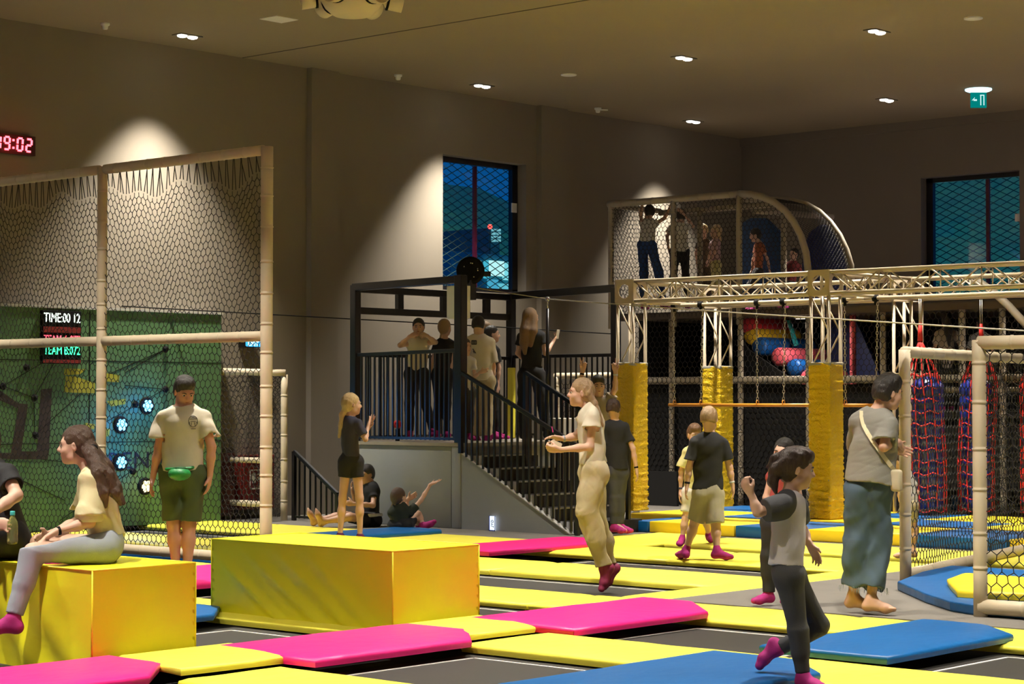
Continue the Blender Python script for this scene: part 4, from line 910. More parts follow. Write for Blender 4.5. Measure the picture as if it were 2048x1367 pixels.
for px in (1343, 1481, 1580, 1617, 1766, 1885, 1925, 2005):
    p = P24(px, 700); pipe_part('post', (PXF + (.5 if px in (1580, 1885) else 0), p.y, 0), (PXF + (.5 if px in (1580, 1885) else 0), p.y, 2.72), t2, .042, px, M_pole)
p = P24(1706, 700, 24.6); pipe_part('pink_post', (24.6, p.y, 1.3), (24.6, p.y, 2.72), t2, .045, 5, mat('pink_foam', (.70, .09, .12), .5))
z1 = P24(1450, 760).z; pipe_part('rail', (PXF, 18.9, z1), (PXF, 9.0, z1), t2, .055, 21, M_pole); z2 = P24(1450, 781).z; pipe_part('rail', (PXF + .3, 18.9, z2), (PXF + .3, 9.0, z2), t2, .04, 22, M_pole)
hexnet('netting', lambda s, q: (PXF - .06, 9.0 + s, q), 9.9, 2.7, .085, .1, .0045, M_net, t2)
# roller stair slide
rl = [(1482, 651, 'red', (.62, .03, .05), 1.0), (1487, 671, 'yellow', (.80, .50, .02), 1.15), (1502, 692, 'blue', (.005, .09, .36), 1.35), (1541, 713, 'pink', (.80, .12, .17), 1.2), (1572, 736, 'blue', (.005, .09, .36), 1.1), (1600, 757, 'pink', (.80, .12, .17), 1.1)]
t3 = empty('roller_slide', PX(1540, 740, 24.6), 'stair of coloured foam rollers inside the play structure', 'slide')
for k, (px, py, c, col, L) in enumerate(rl):
    p = PX(px + 14, py, 24.5); b = MB(); b.lathe(p, [(.001, -.004), (.09, 0), (.125, .02), (.135, .05), (.135, L - .05), (.12, L), (.001, L)], 20, axis=(1, 0, 0)); b.build('roller', mat('roller_' + c, col, .45, bump=(12, .2, .01)), t3, smooth=True)
q = [PX(*p, 24.46) for p in ((1478, 672), (1500, 700), (1600, 768), (1600, 790), (1478, 790))]
b = MB(); vs = [(24.44, p.y, p.z) for p in q] + [(24.48, p.y, p.z) for p in q]; b.add(vs, [(0, 1, 2, 3, 4), (9, 8, 7, 6, 5)] + [(i, (i + 1) % 5, 5 + (i + 1) % 5, 5 + i) for i in range(5)]); b.build('side_board', M_dark, t3)
def board(name, pts, x, th, m, lab, cat='board'):
    q = [PX(*p, x) for p in pts]; n = len(q); b = MB(); vs = [(x, p.y, p.z) for p in q] + [(x + th, p.y, p.z) for p in q]
    b.add(vs, [tuple(range(n)), tuple(range(n, 2 * n))[::-1]] + [(i, n + i, n + (i + 1) % n, (i + 1) % n) for i in range(n)]); return tag(b.build(name, m), lab, cat)
board('slide_panel', [(1655, 612), (1692, 612), (1716, 650), (1738, 700), (1762, 758), (1655, 758)], 25.4, .06, M_navy, 'dark blue sloping slide panel right of the nearest column', 'panel')
board('teal_strip', [(1573, 640), (1578, 640), (1594, 690), (1588, 692)], 24.9, .05, mat('teal_foam', (.02, .30, .32), .5), 'thin teal strip right of the foam rollers', 'strip')
board('blue_panel', [(1478, 450), (1500, 436), (1530, 436), (1555, 460), (1562, 500), (1562, 600), (1478, 600)], 26.4, .08, mat('blue_panel', (.006, .045, .15), .5, var=.1), 'blue arched foam panel at the back of the play cage', 'panel')
board('tunnel_dome', [(1600, 600), (1606, 500), (1618, 465), (1640, 449), (1662, 452), (1684, 480), (1696, 530), (1698, 600)], 26.2, .10, mat('indigo_panel', (.016, .024, .12), .5, var=.1), 'dark indigo dome panel under the rear arch', 'panel')
board('blue_panel', [(1228, 560), (1262, 500), (1262, 600), (1228, 600)], 25.8, .06, mat('indigo_panel', (.016, .024, .12), .5), 'dark blue panel low at the left end of the cage', 'panel')
b = MB(); pts = [P24(*p, 23.2) for p in ((1935, 556), (1962, 566), (1990, 586), (2018, 612), (2040, 636), (2070, 668))]; b.tube(pts, .05, 12); tag(b.build('curved_pole', M_pole, smooth=True), 'curved beige pole coming down at the right edge behind the truss', 'pole')
for (px, py, x, w, h, m, lab) in ((2012, 908, 25.0, .42, .16, M_blue, 'blue foam block right of the net post'), (2028, 926, 24.8, .3, .12, mat('amber_vinyl', (0.92, 0.66, 0.02), .42), 'small yellow foam block under the blue one at the right'), (1908, 1005, 24.4, .10, .2, M_blue, 'narrow blue foam block between the two hanging bags'), (1760, 815, 24.5, .5, .4, M_blue, 'blue foam block behind the barefoot person\'s shoulder'), (1640, 906, 25.2, .3, .3, mat('amber_vinyl', (0.92, 0.66, 0.02), .42), 'yellow foam block behind the nearest column')):
    p = PX(px, py, x); b = MB(); b.box((x, p.y - w / 2, p.z - h / 2), (x + .4, p.y + w / 2, p.z + h / 2)); tag(b.build('foam_block', m, bevel=.02, smooth=True), lab, 'block', 'foam blocks in the lower play level')
for (px, py, lab) in ((2012, 880, 'small red ball resting above the blue foam block'), (2000, 1010, 'small red ball low behind the right net')):
    p = PX(px, py, 24.9); b = MB(); b.sphere(p, .065, 14); tag(b.build('play_ball', mat('ball_red', (.6, .03, .04), .3), smooth=True), lab, 'ball')
b = MB(); p = P24(1330, 590); b.box((23.7, 17.9, 0), (23.75, 18.7, .5)); tag(b.build('net_barrier', mat('dark_board', (0, 0, 0))), 'low dark barrier behind the first padded column', 'barrier')

for (x, y, lab) in ((24.25, 16.1, 'small bulkhead lamp added under the upper floor to brighten the foam rollers'), (24.25, 12.2, 'small bulkhead lamp added under the upper floor at the right')):  # added lamps under the upper floor, lifting the too dark rollers
    t = empty('infill_lamp', (x, y, 2.72), lab, 'lamp')
    b = MB(); b.box((x - .05, y - .12, 2.68), (x + .05, y + .12, 2.72)); b.build('housing', M_white, t, bevel=.01)
    b = MB(); b.box((x - .035, y - .10, 2.67), (x + .035, y + .10, 2.68)); b.build('diffuser', emat('infill_glow', (1, .9, .75), 1), t)
    pl = bpy.data.lights.new('infill', 'AREA'); pl.energy = 16; pl.size = .2; pl.color = (1, .9, .75); lo = bpy.data.objects.new('lamp', pl); COL.objects.link(lo); lo.location = (x, y, 2.63); lo.parent = t; lo.matrix_parent_inverse = t.matrix_basis.inverted()
# ------------------------------------------------------------------ figures: smooth signed distance bodies turned into one continuous mesh each
A_ = lambda v: np.array([v[0], v[1], v[2]], np.float32)
def RC(a, c, ra, rb, k=.03, n=None, f=1.0, op=1):          # round cone, optionally flattened along n by f
    return dict(t='rc', a=A_(a), b=A_(c), ra=ra, rb=rb, k=k, n=None if n is None else A_(n), f=f, op=op)
def EL(c, ax, ay, az, rx, ry, rz, k=.02, op=1):            # ellipsoid
    return dict(t='el', a=A_(c), b=A_(c), M=np.array([A_(ax), A_(ay), A_(az)]), r=np.array([rx, ry, rz], np.float32), ra=max(rx, ry, rz), rb=max(rx, ry, rz), k=k, op=op)
def FC(a, c, ra, rb, k=.02, n=None, f=1.0, op=1):          # cone with flat ends
    d = RC(a, c, ra, rb, k, n, f, op); d['t'] = 'fc'; return d
def HP(p, n, k=.004):                                        # cut away everything on the side n points to
    return dict(t='hp', a=A_(p), n=A_(Vector(n).normalized()), k=k, op=-1)
def pdist(q, P):
    if q['t'] == 'hp': return -((P - q['a']) @ q['n'])
    if q['t'] == 'el':
        w = (P - q['a']) @ q['M'].T; k0 = np.sqrt(((w / q['r']) ** 2).sum(-1)); k1 = np.sqrt(((w / q['r'] ** 2) ** 2).sum(-1)) + 1e-6
        return k0 * (k0 - 1) / k1
    d = q['b'] - q['a']; L2 = float(d @ d) + 1e-9; w = P - q['a']; tt = (w @ d) / L2; tc = np.clip(tt, 0, 1)
    v = w - tc[..., None] * d
    if q['t'] == 'fc': v = w - tt[..., None] * d
    if q['n'] is not None: v = v + (q['f'] - 1) * (v @ q['n'])[..., None] * q['n']
    r = np.sqrt((v * v).sum(-1)) - (q['ra'] + (q['rb'] - q['ra']) * tc)
    if q['t'] == 'fc':
        L = math.sqrt(L2); ax = (np.abs(tt - .5) - .5) * L; r = np.maximum(r, ax) + .0
    return r
def sdf_mesh(name, prims, vox, m, parent=None, noise=None, smooth=True):
    adds = [q for q in prims if q['op'] > 0]
    lo = np.min([np.minimum(q['a'], q['b']) - max(q['ra'], q['rb']) for q in adds], 0) - .03; hi = np.max([np.maximum(q['a'], q['b']) + max(q['ra'], q['rb']) for q in adds], 0) + .03
    B = 10; nb = np.ceil((hi - lo) / (vox * B)).astype(int); N = nb * B + 1
    F = np.full(tuple(N + 1), .2, np.float32)
    g = np.stack(np.meshgrid(*[np.arange(k) for k in nb], indexing='ij'), -1).reshape(-1, 3); ctr = lo + (g + .5) * B * vox; hd = B * vox * .87
    # which blocks lie near any added primitive
    near = np.zeros(len(g), bool); sel = []
    for q in prims:
        if q['t'] == 'hp': sel.append(None); continue
        d = q['b'] - q['a']; L2 = float(d @ d) + 1e-9; w = ctr - q['a']; tc = np.clip((w @ d) / L2, 0, 1); v = w - tc[:, None] * d
        s = np.sqrt((v * v).sum(-1)) < max(q['ra'], q['rb']) + hd + .045; sel.append(s)
        if q['op'] > 0: near |= s
    g = g[near]; ctr = ctr[near]; sel = [None if s is None else s[near] for s in sel]
    o = np.stack(np.meshgrid(*[np.arange(B + 1)] * 3, indexing='ij'), -1).reshape(-1, 3)
    # drop blocks that are wholly inside or outside
    def field(P, idx):
        V = np.full(P.shape[:-1], .2, np.float32)
        for q, s in zip(prims, sel):
            if s is None:
                d = pdist(q, P); V = np.maximum(V, -d) if q['k'] < .005 else V; continue
            ss = s[idx]
            if not ss.any(): continue
            d = pdist(q, P[ss]).astype(np.float32); c = V[ss]; k = q['k']
            if q['op'] > 0: h = np.maximum(k - np.abs(c - d), 0) / k; V[ss] = np.minimum(c, d) - h * h * k * .25
            else: h = np.maximum(k - np.abs(c + d), 0) / k; V[ss] = np.maximum(c, -d) + h * h * k * .25
        return V
    allidx = np.arange(len(g)); Vc = field(ctr[:, None, :].astype(np.float32), allidx)[:, 0]
    keep = np.abs(Vc) < hd * 1.9 + .02; g = g[keep]; sel = [None if s is None else s[keep] for s in sel]
    inner = ~keep
    for i0 in range(0, len(g), 400):
        gi = g[i0:i0 + 400]; P = (lo + (gi[:, None, :] * B + o[None]) * vox).astype(np.float32)
        V = field(P, np.arange(i0, i0 + len(gi)))
        if noise is not None: V = V + noise(P)
        ii = gi[:, None, :] * B + o[None]; F[ii[..., 0], ii[..., 1], ii[..., 2]] = V
    # fill solid interior blocks
    gin = (allidx[inner]); c2 = ctr
    lo_b = np.stack(np.meshgrid(*[np.arange(k) for k in nb], indexing='ij'), -1).reshape(-1, 3)[near][inner]
    for (bx, by, bz), v in zip(lo_b, Vc[inner]):
        if v < 0:
            S_ = F[bx * B:bx * B + B + 1, by * B:by * B + B + 1, bz * B:bz * B + B + 1]; S_[S_ == np.float32(.2)] = -.1
    s = F < 0; C = np.zeros(tuple(np.array(F.shape) - 1), np.uint8)
    for dx in (0, 1):
        for dy in (0, 1):
            for dz in (0, 1): C += s[dx:F.shape[0] - 1 + dx, dy:F.shape[1] - 1 + dy, dz:F.shape[2] - 1 + dz]
    act = np.argwhere((C > 0) & (C < 8)); ID = np.full(C.shape, -1, np.int32); ID[act[:, 0], act[:, 1], act[:, 2]] = np.arange(len(act))
    acc = np.zeros((len(act), 3)); cnt = np.zeros(len(act)); cor = [(0, 0, 0), (1, 0, 0), (0, 1, 0), (1, 1, 0), (0, 0, 1), (1, 0, 1), (0, 1, 1), (1, 1, 1)]
    vals = [F[act[:, 0] + c[0], act[:, 1] + c[1], act[:, 2] + c[2]] for c in cor]
    for (i, j) in ((0, 1), (2, 3), (4, 5), (6, 7), (0, 2), (1, 3), (4, 6), (5, 7), (0, 4), (1, 5), (2, 6), (3, 7)):
        a, c = vals[i], vals[j]; x = (a < 0) != (c < 0); tt = np.where(x, a / np.where(x, a - c, 1), 0)[:, None]; p = np.array(cor[i]) * (1 - tt) + np.array(cor[j]) * tt
        acc += p * x[:, None]; cnt += x
    Vt = lo + (act + acc / np.maximum(cnt, 1)[:, None]) * vox
    Qs = []
    for ax in range(3):
        u, v = [(1, 2), (2, 0), (0, 1)][ax]; sl0 = [slice(None)] * 3; sl1 = [slice(None)] * 3; sl0[ax] = slice(0, -1); sl1[ax] = slice(1, None)
        x = s[tuple(sl0)] != s[tuple(sl1)]; e = np.argwhere(x); e = e[(e[:, u] > 0) & (e[:, v] > 0) & (e[:, u] < C.shape[u]) & (e[:, v] < C.shape[v]) & (e[:, ax] < C.shape[ax])]
        fl = s[e[:, 0], e[:, 1], e[:, 2]]; du = np.zeros(3, int); du[u] = 1; dv = np.zeros(3, int); dv[v] = 1
        q = [ID[tuple((e - a).T)] for a in (du + dv, dv, 0 * du, du)]; Q = np.stack(q, 1); Q = Q[(Q >= 0).all(1)] if False else Q
        ok = (Q >= 0).all(1); Q = Q[ok]; fl = fl[ok]; Q[~fl] = Q[~fl][:, ::-1]; Qs.append(Q)
    Q = np.concatenate(Qs)
    # light relaxation
    for _ in range(1 if smooth else 0):
        S_ = np.zeros_like(Vt); n_ = np.zeros(len(Vt))
        for a in range(4):
            for d in (1, 3): np.add.at(S_, Q[:, a], Vt[Q[:, (a + d) % 4]]); np.add.at(n_, Q[:, a], 1)
        Vt = Vt * .5 + .5 * S_ / np.maximum(n_, 1)[:, None]
    me = np_mesh(name, Vt, Q); return link(name, me, m, parent, smooth=True)
def folds(amp, freq, seed=0, aniso=(1, 1, 1), fine=False):
    rs = np.random.RandomState(seed); K = rs.normal(size=(5, 3)) * np.array(aniso) * freq; ph = rs.uniform(0, 6.28, 5); K2 = rs.normal(size=(5, 3)) * np.array((1, 1, 1.3)) * freq * .95
    def f(P):
        v = 0
        for k, p in zip(K.astype(np.float32), ph): v = v + np.sin(P @ k + p + 1.3 * np.sin(P @ k[::-1] * .6))
        if fine:
            for k, p in zip(K2.astype(np.float32), ph): v = v + .5 * (1 - np.abs(np.sin(P @ k + p + 1.1 * np.sin(P @ k[::-1] * .5)))) ** 4
        return (v * amp / 2.5).astype(np.float32)
    return f
Z_ = Vector((0, 0, 1))
def yawv(a):      # direction in the hall for a heading: 0 = towards the camera, 90 = to the right of the photo
    a = math.radians(a); return (-FWD2 * math.cos(a) + RGT * math.sin(a)).normalized()
def skin_mat(tone):
    c = {'fair': (.60, .37, .27), 'tan': (.50, .29, .20), 'red': (.56, .27, .19)}[tone]
    return mat('skin_' + tone, c, .52, bump=(120, .08, .002), var=.06, vscale=9, sss=.0)
def hair_mat(name, c): return mat('hair_' + name, c, .42, stretch=(60, 60, 4), bump=(6, .9, .006), var=.45, vscale=5, spec=.6)
def hand_prims(w, d, nrm, r, pose='relax', side=1):
    """palm, four unequal fingers and a thumb; nrm = direction the palm faces; side = +1 thumb towards lat"""
    d = Vector(d).normalized(); nrm = Vector(nrm); nrm = (nrm - d * nrm.dot(d)).normalized(); lat = d.cross(nrm).normalized() * side
    K = .007; P = [RC(w - d * .01 * r, w + d * .03 * r, .024 * r, .028 * r, .02, nrm, 1.5), EL(w + d * .055 * r, lat, d, nrm, .040 * r, .046 * r, .016 * r, .012)]
    cur = {'relax': (.35, .45, .5, .55), 'open': (.05, .02, .04, .1), 'fist': (1.35, 1.4, 1.4, 1.4), 'v': (.0, .0, 1.45, 1.5), 'point': (.05, 1.3, 1.4, 1.4), 'grip': (.8, .85, .9, .9), 'spread': (.12, .05, .1, .15)}[pose]
    L = (.072, .080, .074, .058); off = (.030, .010, -.010, -.029); spr = {'open': .13, 'spread': .3, 'v': .33}.get(pose, .04)
    for k in range(4):
        p = w + d * (.088 - abs(k - 1.2) * .004) * r + lat * off[k] * r; dr = (d + lat * spr * (1.3 - k) * .75).normalized(); fr = (.0095 - .0006 * k) * r
        c = cur[k]; ang = c * .45
        for s_, q in ((.45, 1.0), (.32, .9), (.25, .8)):
            e = dr * math.cos(ang) + nrm * math.sin(ang); p2 = p + e * L[k] * s_ * r; P.append(RC(p, p2, fr * q, fr * q * .92, K)); p = p2; ang += c * .8
    if cur[2] > 1: P.append(EL(w + d * .085 * r + nrm * .022 * r, lat, d, nrm, (.030 if pose == 'fist' else .018) * r, .022 * r, .020 * r, .01))
    p = w + d * .028 * r + lat * .030 * r; td = (d * .75 + lat * (.75 if pose not in ('fist', 'v') else .25) + nrm * (.25 if pose not in ('fist', 'v', 'grip') else .7)).normalized(); p2 = p + td * .040 * r
    P.append(RC(p - lat * .01 * r, p2, .014 * r, .0115 * r, .012)); td = (td + d * .4 + nrm * .2).normalized(); P.append(RC(p2, p2 + td * .032 * r, .0105 * r, .0085 * r, K)); return P
def foot_prims(an, d, r, bare=False, inf=0.0, upn=Z_):
    d = Vector(d).normalized(); lat = d.cross(upn).normalized(); dn = -upn; P = []
    heel = an + dn * .045 * r - d * .025 * r; ball = an + dn * .058 * r + d * .105 * r; toe = an + dn * .062 * r + d * .165 * r
    P += [RC(an, heel, (.034 + inf) * r, (.033 + inf) * r, .03), RC(an, ball, (.034 + inf) * r, (.027 + inf) * r, .03), RC(heel, ball, (.030 + inf) * r, (.026 + inf) * r, .03), RC(ball + lat * .018 * r, ball - lat * .022 * r, (.023 + inf) * r, (.021 + inf) * r, .02), RC(ball, toe, (.027 + inf) * r, (.017 + inf) * r, .03)]
    if bare:
        for k in range(5): q = toe + lat * (.032 - .016 * k) * r - d * (.006 * k + .0) * r + dn * .002; P.append(RC(q - d * .02 * r, q + d * .012 * r, (.0115 - .0012 * k) * r, (.010 - .001 * k) * r, .006))
    else: P.append(RC(toe + lat * .018 * r, toe - lat * .02 * r, (.019 + inf) * r, (.016 + inf) * r, .02))
    return P
def person(name_label, d, H, J, body=180, face=None, pitch=0, tilt=0, skin='fair', hair=None, hands=('relax', 'relax'), top=None, bot=None, socks=None, vox=.008, facey=True, hs=1.0, sex='f', group=None, feet=(None, None), palm=(None, None), extra=None, lean_head=None, wsh=None, slim=1.0):
    """J: joints as photo pixels (x, y[, metres behind the base depth d]); a/b = left/right arm and leg as seen in the photo"""
    r = H / 1.72; rr = r * slim; face = body if face is None else face; F = yawv(body); S = None
    def pt(v, dd=0.0): return PD(v[0], v[1], d + (v[2] if len(v) > 2 else dd))
    dep = lambda p: p.x * CA + p.y * SA - d
    nk = pt(J['neck']); pel = pt(J['pel']); U = (nk - pel).normalized(); lat = F.cross(U).normalized()      # lateral axis
    if lat.dot(RGT) < 0 or (abs(lat.dot(RGT)) < .25 and lat.dot(FWD2) > 0): lat = -lat     # lat points to the photo's right (b side), or towards the camera when side-on
    F2 = U.cross(lat); F2 = F2 if F2.dot(F) > 0 else -F2
    w = wsh or (.175 if sex == 'm' else .155) * r; sh = {}; hp = {}
    for s, k in ((-1, 'a'), (1, 'b')):
        sh[k] = pt(J['sh' + k]) if 'sh' + k in J else nk + lat * s * w - U * .045 * r
        sh[k] = sh[k].lerp(nk, .09) - U * .028 * r
        hp[k] = pt(J['hp' + k]) if 'hp' + k in J else pel + lat * s * .085 * r
    def chain(keys, base):
        out = [base]
        for k in keys:
            v = J[k]; out.append(pt(v, dep(out[-1])))
        return out
    arms = {k: chain(['el' + k, 'wr' + k], sh[k]) for k in 'ab' if 'el' + k in J}; legs = {k: chain(['kn' + k, 'an' + k], hp[k]) for k in 'ab' if 'kn' + k in J}
    # torso
    ms = 1.08 if sex == 'm' else 1.0; K = .05; bd = 1
    B = [RC(pel + U * .03 * r, nk.lerp(pel, .62), .128 * rr * ms, .112 * rr * ms, K, F2, 1.42), RC(nk.lerp(pel, .60), nk.lerp(pel, .22), .118 * rr * ms, .142 * rr * ms, K, F2, 1.45), RC(hp['a'], hp['b'], .088 * rr, .088 * rr, K, F2, 1.05),
         RC(nk - U * .02 * r, sh['a'] + U * .005, .048 * rr, .036 * rr, .03), RC(nk - U * .02 * r, sh['b'] + U * .005, .048 * rr, .036 * rr, .03)]
    hd = pt(J['head'], dep(nk)); hr = r ** .55 * hs; FH = yawv(face); FH = (FH * math.cos(math.radians(pitch)) - Z_ * math.sin(math.radians(pitch))).normalized()
    LH = FH.cross(Z_).normalized(); UH = LH.cross(FH).normalized()
    if tilt: R_ = Matrix.Rotation(math.radians(tilt), 3, FH); LH = R_ @ LH; UH = R_ @ UH
    h = lambda x, y, z: hd + LH * x * hr + FH * y * hr + UH * z * hr
    B += [RC(nk - U * .01, h(0, -.025, -.045), .055 * rr * ms, .050 * rr * ms, .03), EL(h(0, -.012, .028), LH, FH, UH, .073 * hr, .094 * hr, .088 * hr, .02), EL(h(0, .022, -.035), LH, FH, UH, .060 * hr, .068 * hr, .078 * hr, .03), RC(h(0, .058, -.092), h(0, .066, -.094), .022 * hr, .018 * hr, .03), RC(h(-.04, .02, -.075), h(.04, .02, -.075), .022 * hr, .022 * hr, .03)]
    if facey:
        B += [RC(h(-.034, .070, .020), h(.034, .070, .020), .014 * hr, .014 * hr, .02), RC(h(0, .082, .012), h(0, .104, -.026), .008 * hr, .0125 * hr, .012), RC(h(-.013, .090, -.030), h(.013, .090, -.030), .008 * hr, .008 * hr, .01), RC(h(-.036, .058, -.032), h(-.03, .06, -.036), .022 * hr, .022 * hr, .025), RC(h(.036, .058, -.032), h(.03, .06, -.036), .022 * hr, .022 * hr, .025),
              RC(h(-.031, .098, .000), h(-.030, .098, .0), .0115 * hr, .0115 * hr, .014, op=-1), RC(h(.031, .098, .000), h(.030, .098, .0), .0115 * hr, .0115 * hr, .014, op=-1), RC(h(-.018, .078, -.062), h(.018, .078, -.062), .0095 * hr, .0095 * hr, .014)]
    for s in (-1, 1): B += [EL(h(s * .077, -.004, -.008), (LH + FH * -.25 * s).normalized(), FH, UH, .008 * hr, .019 * hr, .031 * hr, .008), RC(h(s * .084, -.0, -.004), h(s * .085, -.004, -.012), .006 * hr, .006 * hr, .006, op=-1)]
    ra = rr if sex == 'm' else rr * .9
    for k, (s_, e_, w_) in arms.items():
        B += [RC(s_, s_ - U * .01, .043 * ra, .043 * ra, .02), RC(s_, e_, .043 * ra, .037 * ra, .02), RC(e_, w_.lerp(e_, .62), .036 * ra, .036 * ra, .02), RC(w_.lerp(e_, .62), w_, .036 * ra, .0235 * ra, .02, None, 1)]
        i = 0 if k == 'a' else 1; dv = (w_ - e_).normalized()
        if 'hd' + k in J: dv = (pt(J['hd' + k], dep(w_)) - w_).normalized()
        nr = (pel - w_); nr = nr - Z_ * nr.z
        if nr.length < .05: nr = F2
        if palm[i] is not None: nr = RGT * palm[i][0] - FWD2 * palm[i][1] + Z_ * palm[i][2]
        nr = nr - dv * nr.dot(dv)
        if nr.length < .05: nr = dv.orthogonal()
        lt = dv.cross(nr.normalized()); sd = 1 if lt.dot(F2 + Z_ * .3) > 0 else -1
        if hands[i]: B += hand_prims(w_, dv, nr, r ** .8, hands[i], sd)
    fd = {}
    for k, (h_, n_, a_) in legs.items():
        B += [RC(h_ - U * .01, n_, .080 * rr, .052 * rr, .03), RC(n_, n_.lerp(a_, .35), .050 * rr, .052 * rr, .03), RC(n_.lerp(a_, .32), a_, .051 * rr, .031 * rr, .03)]
        i = 0 if k == 'a' else 1; f_ = F
        if feet[i] is not None:
            v = feet[i]; f_ = (RGT * v[0] - FWD2 * v[1] + Z_ * v[2]).normalized()
        shin = (a_ - n_).normalized(); un = -shin; un = (un - f_ * un.dot(f_)).normalized() if abs(un.dot(f_)) < .95 else Z_
        if feet[i] is None: un = Z_
        fd[k] = (a_, f_, un); B += foot_prims(a_, f_, r, bare=not socks, upn=un)
    if extra: B += extra(locals())
    o = sdf_mesh('person', B, vox, skin_mat(skin)); tag(o, name_label, 'person', group); o['kind'] = 'thing'
    L = dict(locals())
    # face details
    if facey:
        for s in (-1, 1):
            b = MB(); c = h(s * .0300, .0790, .0); R0 = .0104 * hr; b.sphere(c, R0, 12, 0); q = c + FH * R0 * .62; b.sphere(q, R0 * .66, 10, 1); b.build('eye', [mat('eye_white', (.62, .58, .54), .3), mat('iris_dark', (.025, .014, .01), .25)], o, smooth=True)
            b = MB(); b.tube([h(s * .014, .0935, .017), h(s * .032, .092, .0235), h(s * .050, .080, .018)], [.0035 * hr, .0042 * hr, .002 * hr], 6); b.build('eyebrow', hair['m'] if hair else M_blackm, o, smooth=True)
        b = MB(); b.tube([h(-.023, .079, -.0615), h(-.010, .0885, -.059), h(0, .0895, -.0605), h(.010, .0885, -.059), h(.023, .079, -.0615)], [.002 * hr, .0048 * hr, .0052 * hr, .0048 * hr, .002 * hr], 7); b.build('lips', mat('lips', (.42, .13, .10), .5), o, smooth=True)
    if hair:
        m = hair['m']; P = [EL(h(0, -.020, .036), LH, FH, UH, .083 * hr, .100 * hr, .094 * hr, .02)]
        st = hair.get('style', 'short')
        if st != 'cap': P.append(EL(h(0, -.045, -.01), LH, FH, UH, .078 * hr, .072 * hr, (.085 if st != 'crop' else .07) * hr, .03))
        if hair.get('vol'): P += [EL(h(0, .012, .085), LH, FH, UH, .068 * hr, .085 * hr, (.045 + hair['vol']) * hr, .03)]
        # clear the face and ears
        P += [EL(h(0, .105, -.058 + hair.get('line', 0)), LH, FH, UH, .088 * hr, .088 * hr, .112 * hr, .012, op=-1)]
        for s in (-1, 1): P.append(EL(h(s * .088, .020, -.022), LH, FH, UH, .030 * hr, .036 * hr, .038 * hr, .01, op=-1))
        if st in ('short', 'crop'): P.append(dict(HP(h(0, 0, -.072 if st == 'short' else -.05), (-UH - FH * .25))))
        nz = folds(.0035 * hr, 90, 3, (1, 1, .35)) if vox < .0095 else None
        P2 = []
        for ch in hair.get('strands', []):
            pts = [pt(p, dep(hd)) for p in ch['p']]; rd = [x * r for x in ch['r']]
            for q in range(len(pts) - 1): P2.append(RC(pts[q], pts[q + 1], rd[q], rd[q + 1], .02, None if 'n' not in ch else ch['n'], ch.get('f', 1)))
        cap = [q for q in P if q['t'] != 'hp'] ; hpz = [q for q in P if q['t'] == 'hp']
        ob = sdf_mesh('hair', cap + hpz + P2, vox * .9, m, o, nz)
        if 'tie' in hair: c = pt(hair['tie'], dep(hd)); b = MB(); b.lathe(c, [(.024 * r, -.012), (.028 * r, 0), (.024 * r, .012)], 14, axis=hair.get('tieax', (0, 0, 1))); b.build('hair_tie', hair.get('tiem', M_blackm), o, smooth=True)
    if top:
        i_ = top.get('inf', .014) * r; P = []; hemf = top.get('hem', 1.0); hem = nk + (pel - nk) * hemf; wd = top.get('wide', 0) * r
        P += [RC(hem, nk.lerp(pel, .60), .132 * rr * ms + i_ + wd, .116 * rr * ms + i_ + wd * .7, K, F2, 1.38), RC(nk.lerp(pel, .60), nk.lerp(pel, .22), .120 * rr * ms + i_ + wd * .6, .145 * rr * ms + i_, K, F2, 1.42)]
        for k in 'ab': P.append(RC(nk - U * .035 * r, sh[k] + U * .002, .047 * rr + i_ * .8, .040 * rr + i_ * .8, K))
        slv = top.get('sleeve', .5); Pb = []
        for k, (s_, e_, w_) in arms.items():
            lw = top.get('loose', .016) * r
            if slv <= 1: P.append(RC(s_, s_, .048 * ra + i_ * .8, .048 * ra + i_ * .8, .03)); q = s_.lerp(e_, slv); P.append(FC(s_, q, .047 * ra + i_ * .8, .040 * ra + i_ + lw, .02)); (vox < .0085) and P.append(FC(q.lerp(s_, .15), q + (e_ - s_).normalized() * .02, .036 * ra + i_ * .4 + lw * .6, .036 * ra + i_ * .4 + lw * .6, .004, op=-1)); P.append(RC(s_, e_, .046 * ra, .036 * ra, .004)) if False else None
            else:
                q = e_.lerp(w_, slv - 1); P += [RC(s_, e_, .050 * ra + i_, .040 * ra + i_ + lw * .5, .03), FC(e_, q, .040 * ra + i_ + lw * .5, .034 * ra + i_ + lw * .4, .03)]
        P.append(RC(nk + U * .02 * r, nk + U * .09 * r + F2 * .02 * r, .058 * rr + (top.get('neck', .006)) * r, .085 * rr, .008, op=-1))
        hn = U * -1; P.append(HP(hem, hn + Vector(top.get('hemn', (0, 0, 0)))))
        o2 = sdf_mesh(top.get('name', 'shirt'), P, vox, top['m'], o, folds(top.get('fold', .005) * r * 1.35, 15 / r, len(name_label), fine=True), True)
        if top.get('emb'):
            pass
        L['shirt'] = o2
        if 'hemline' in top: L['hem'] = hem
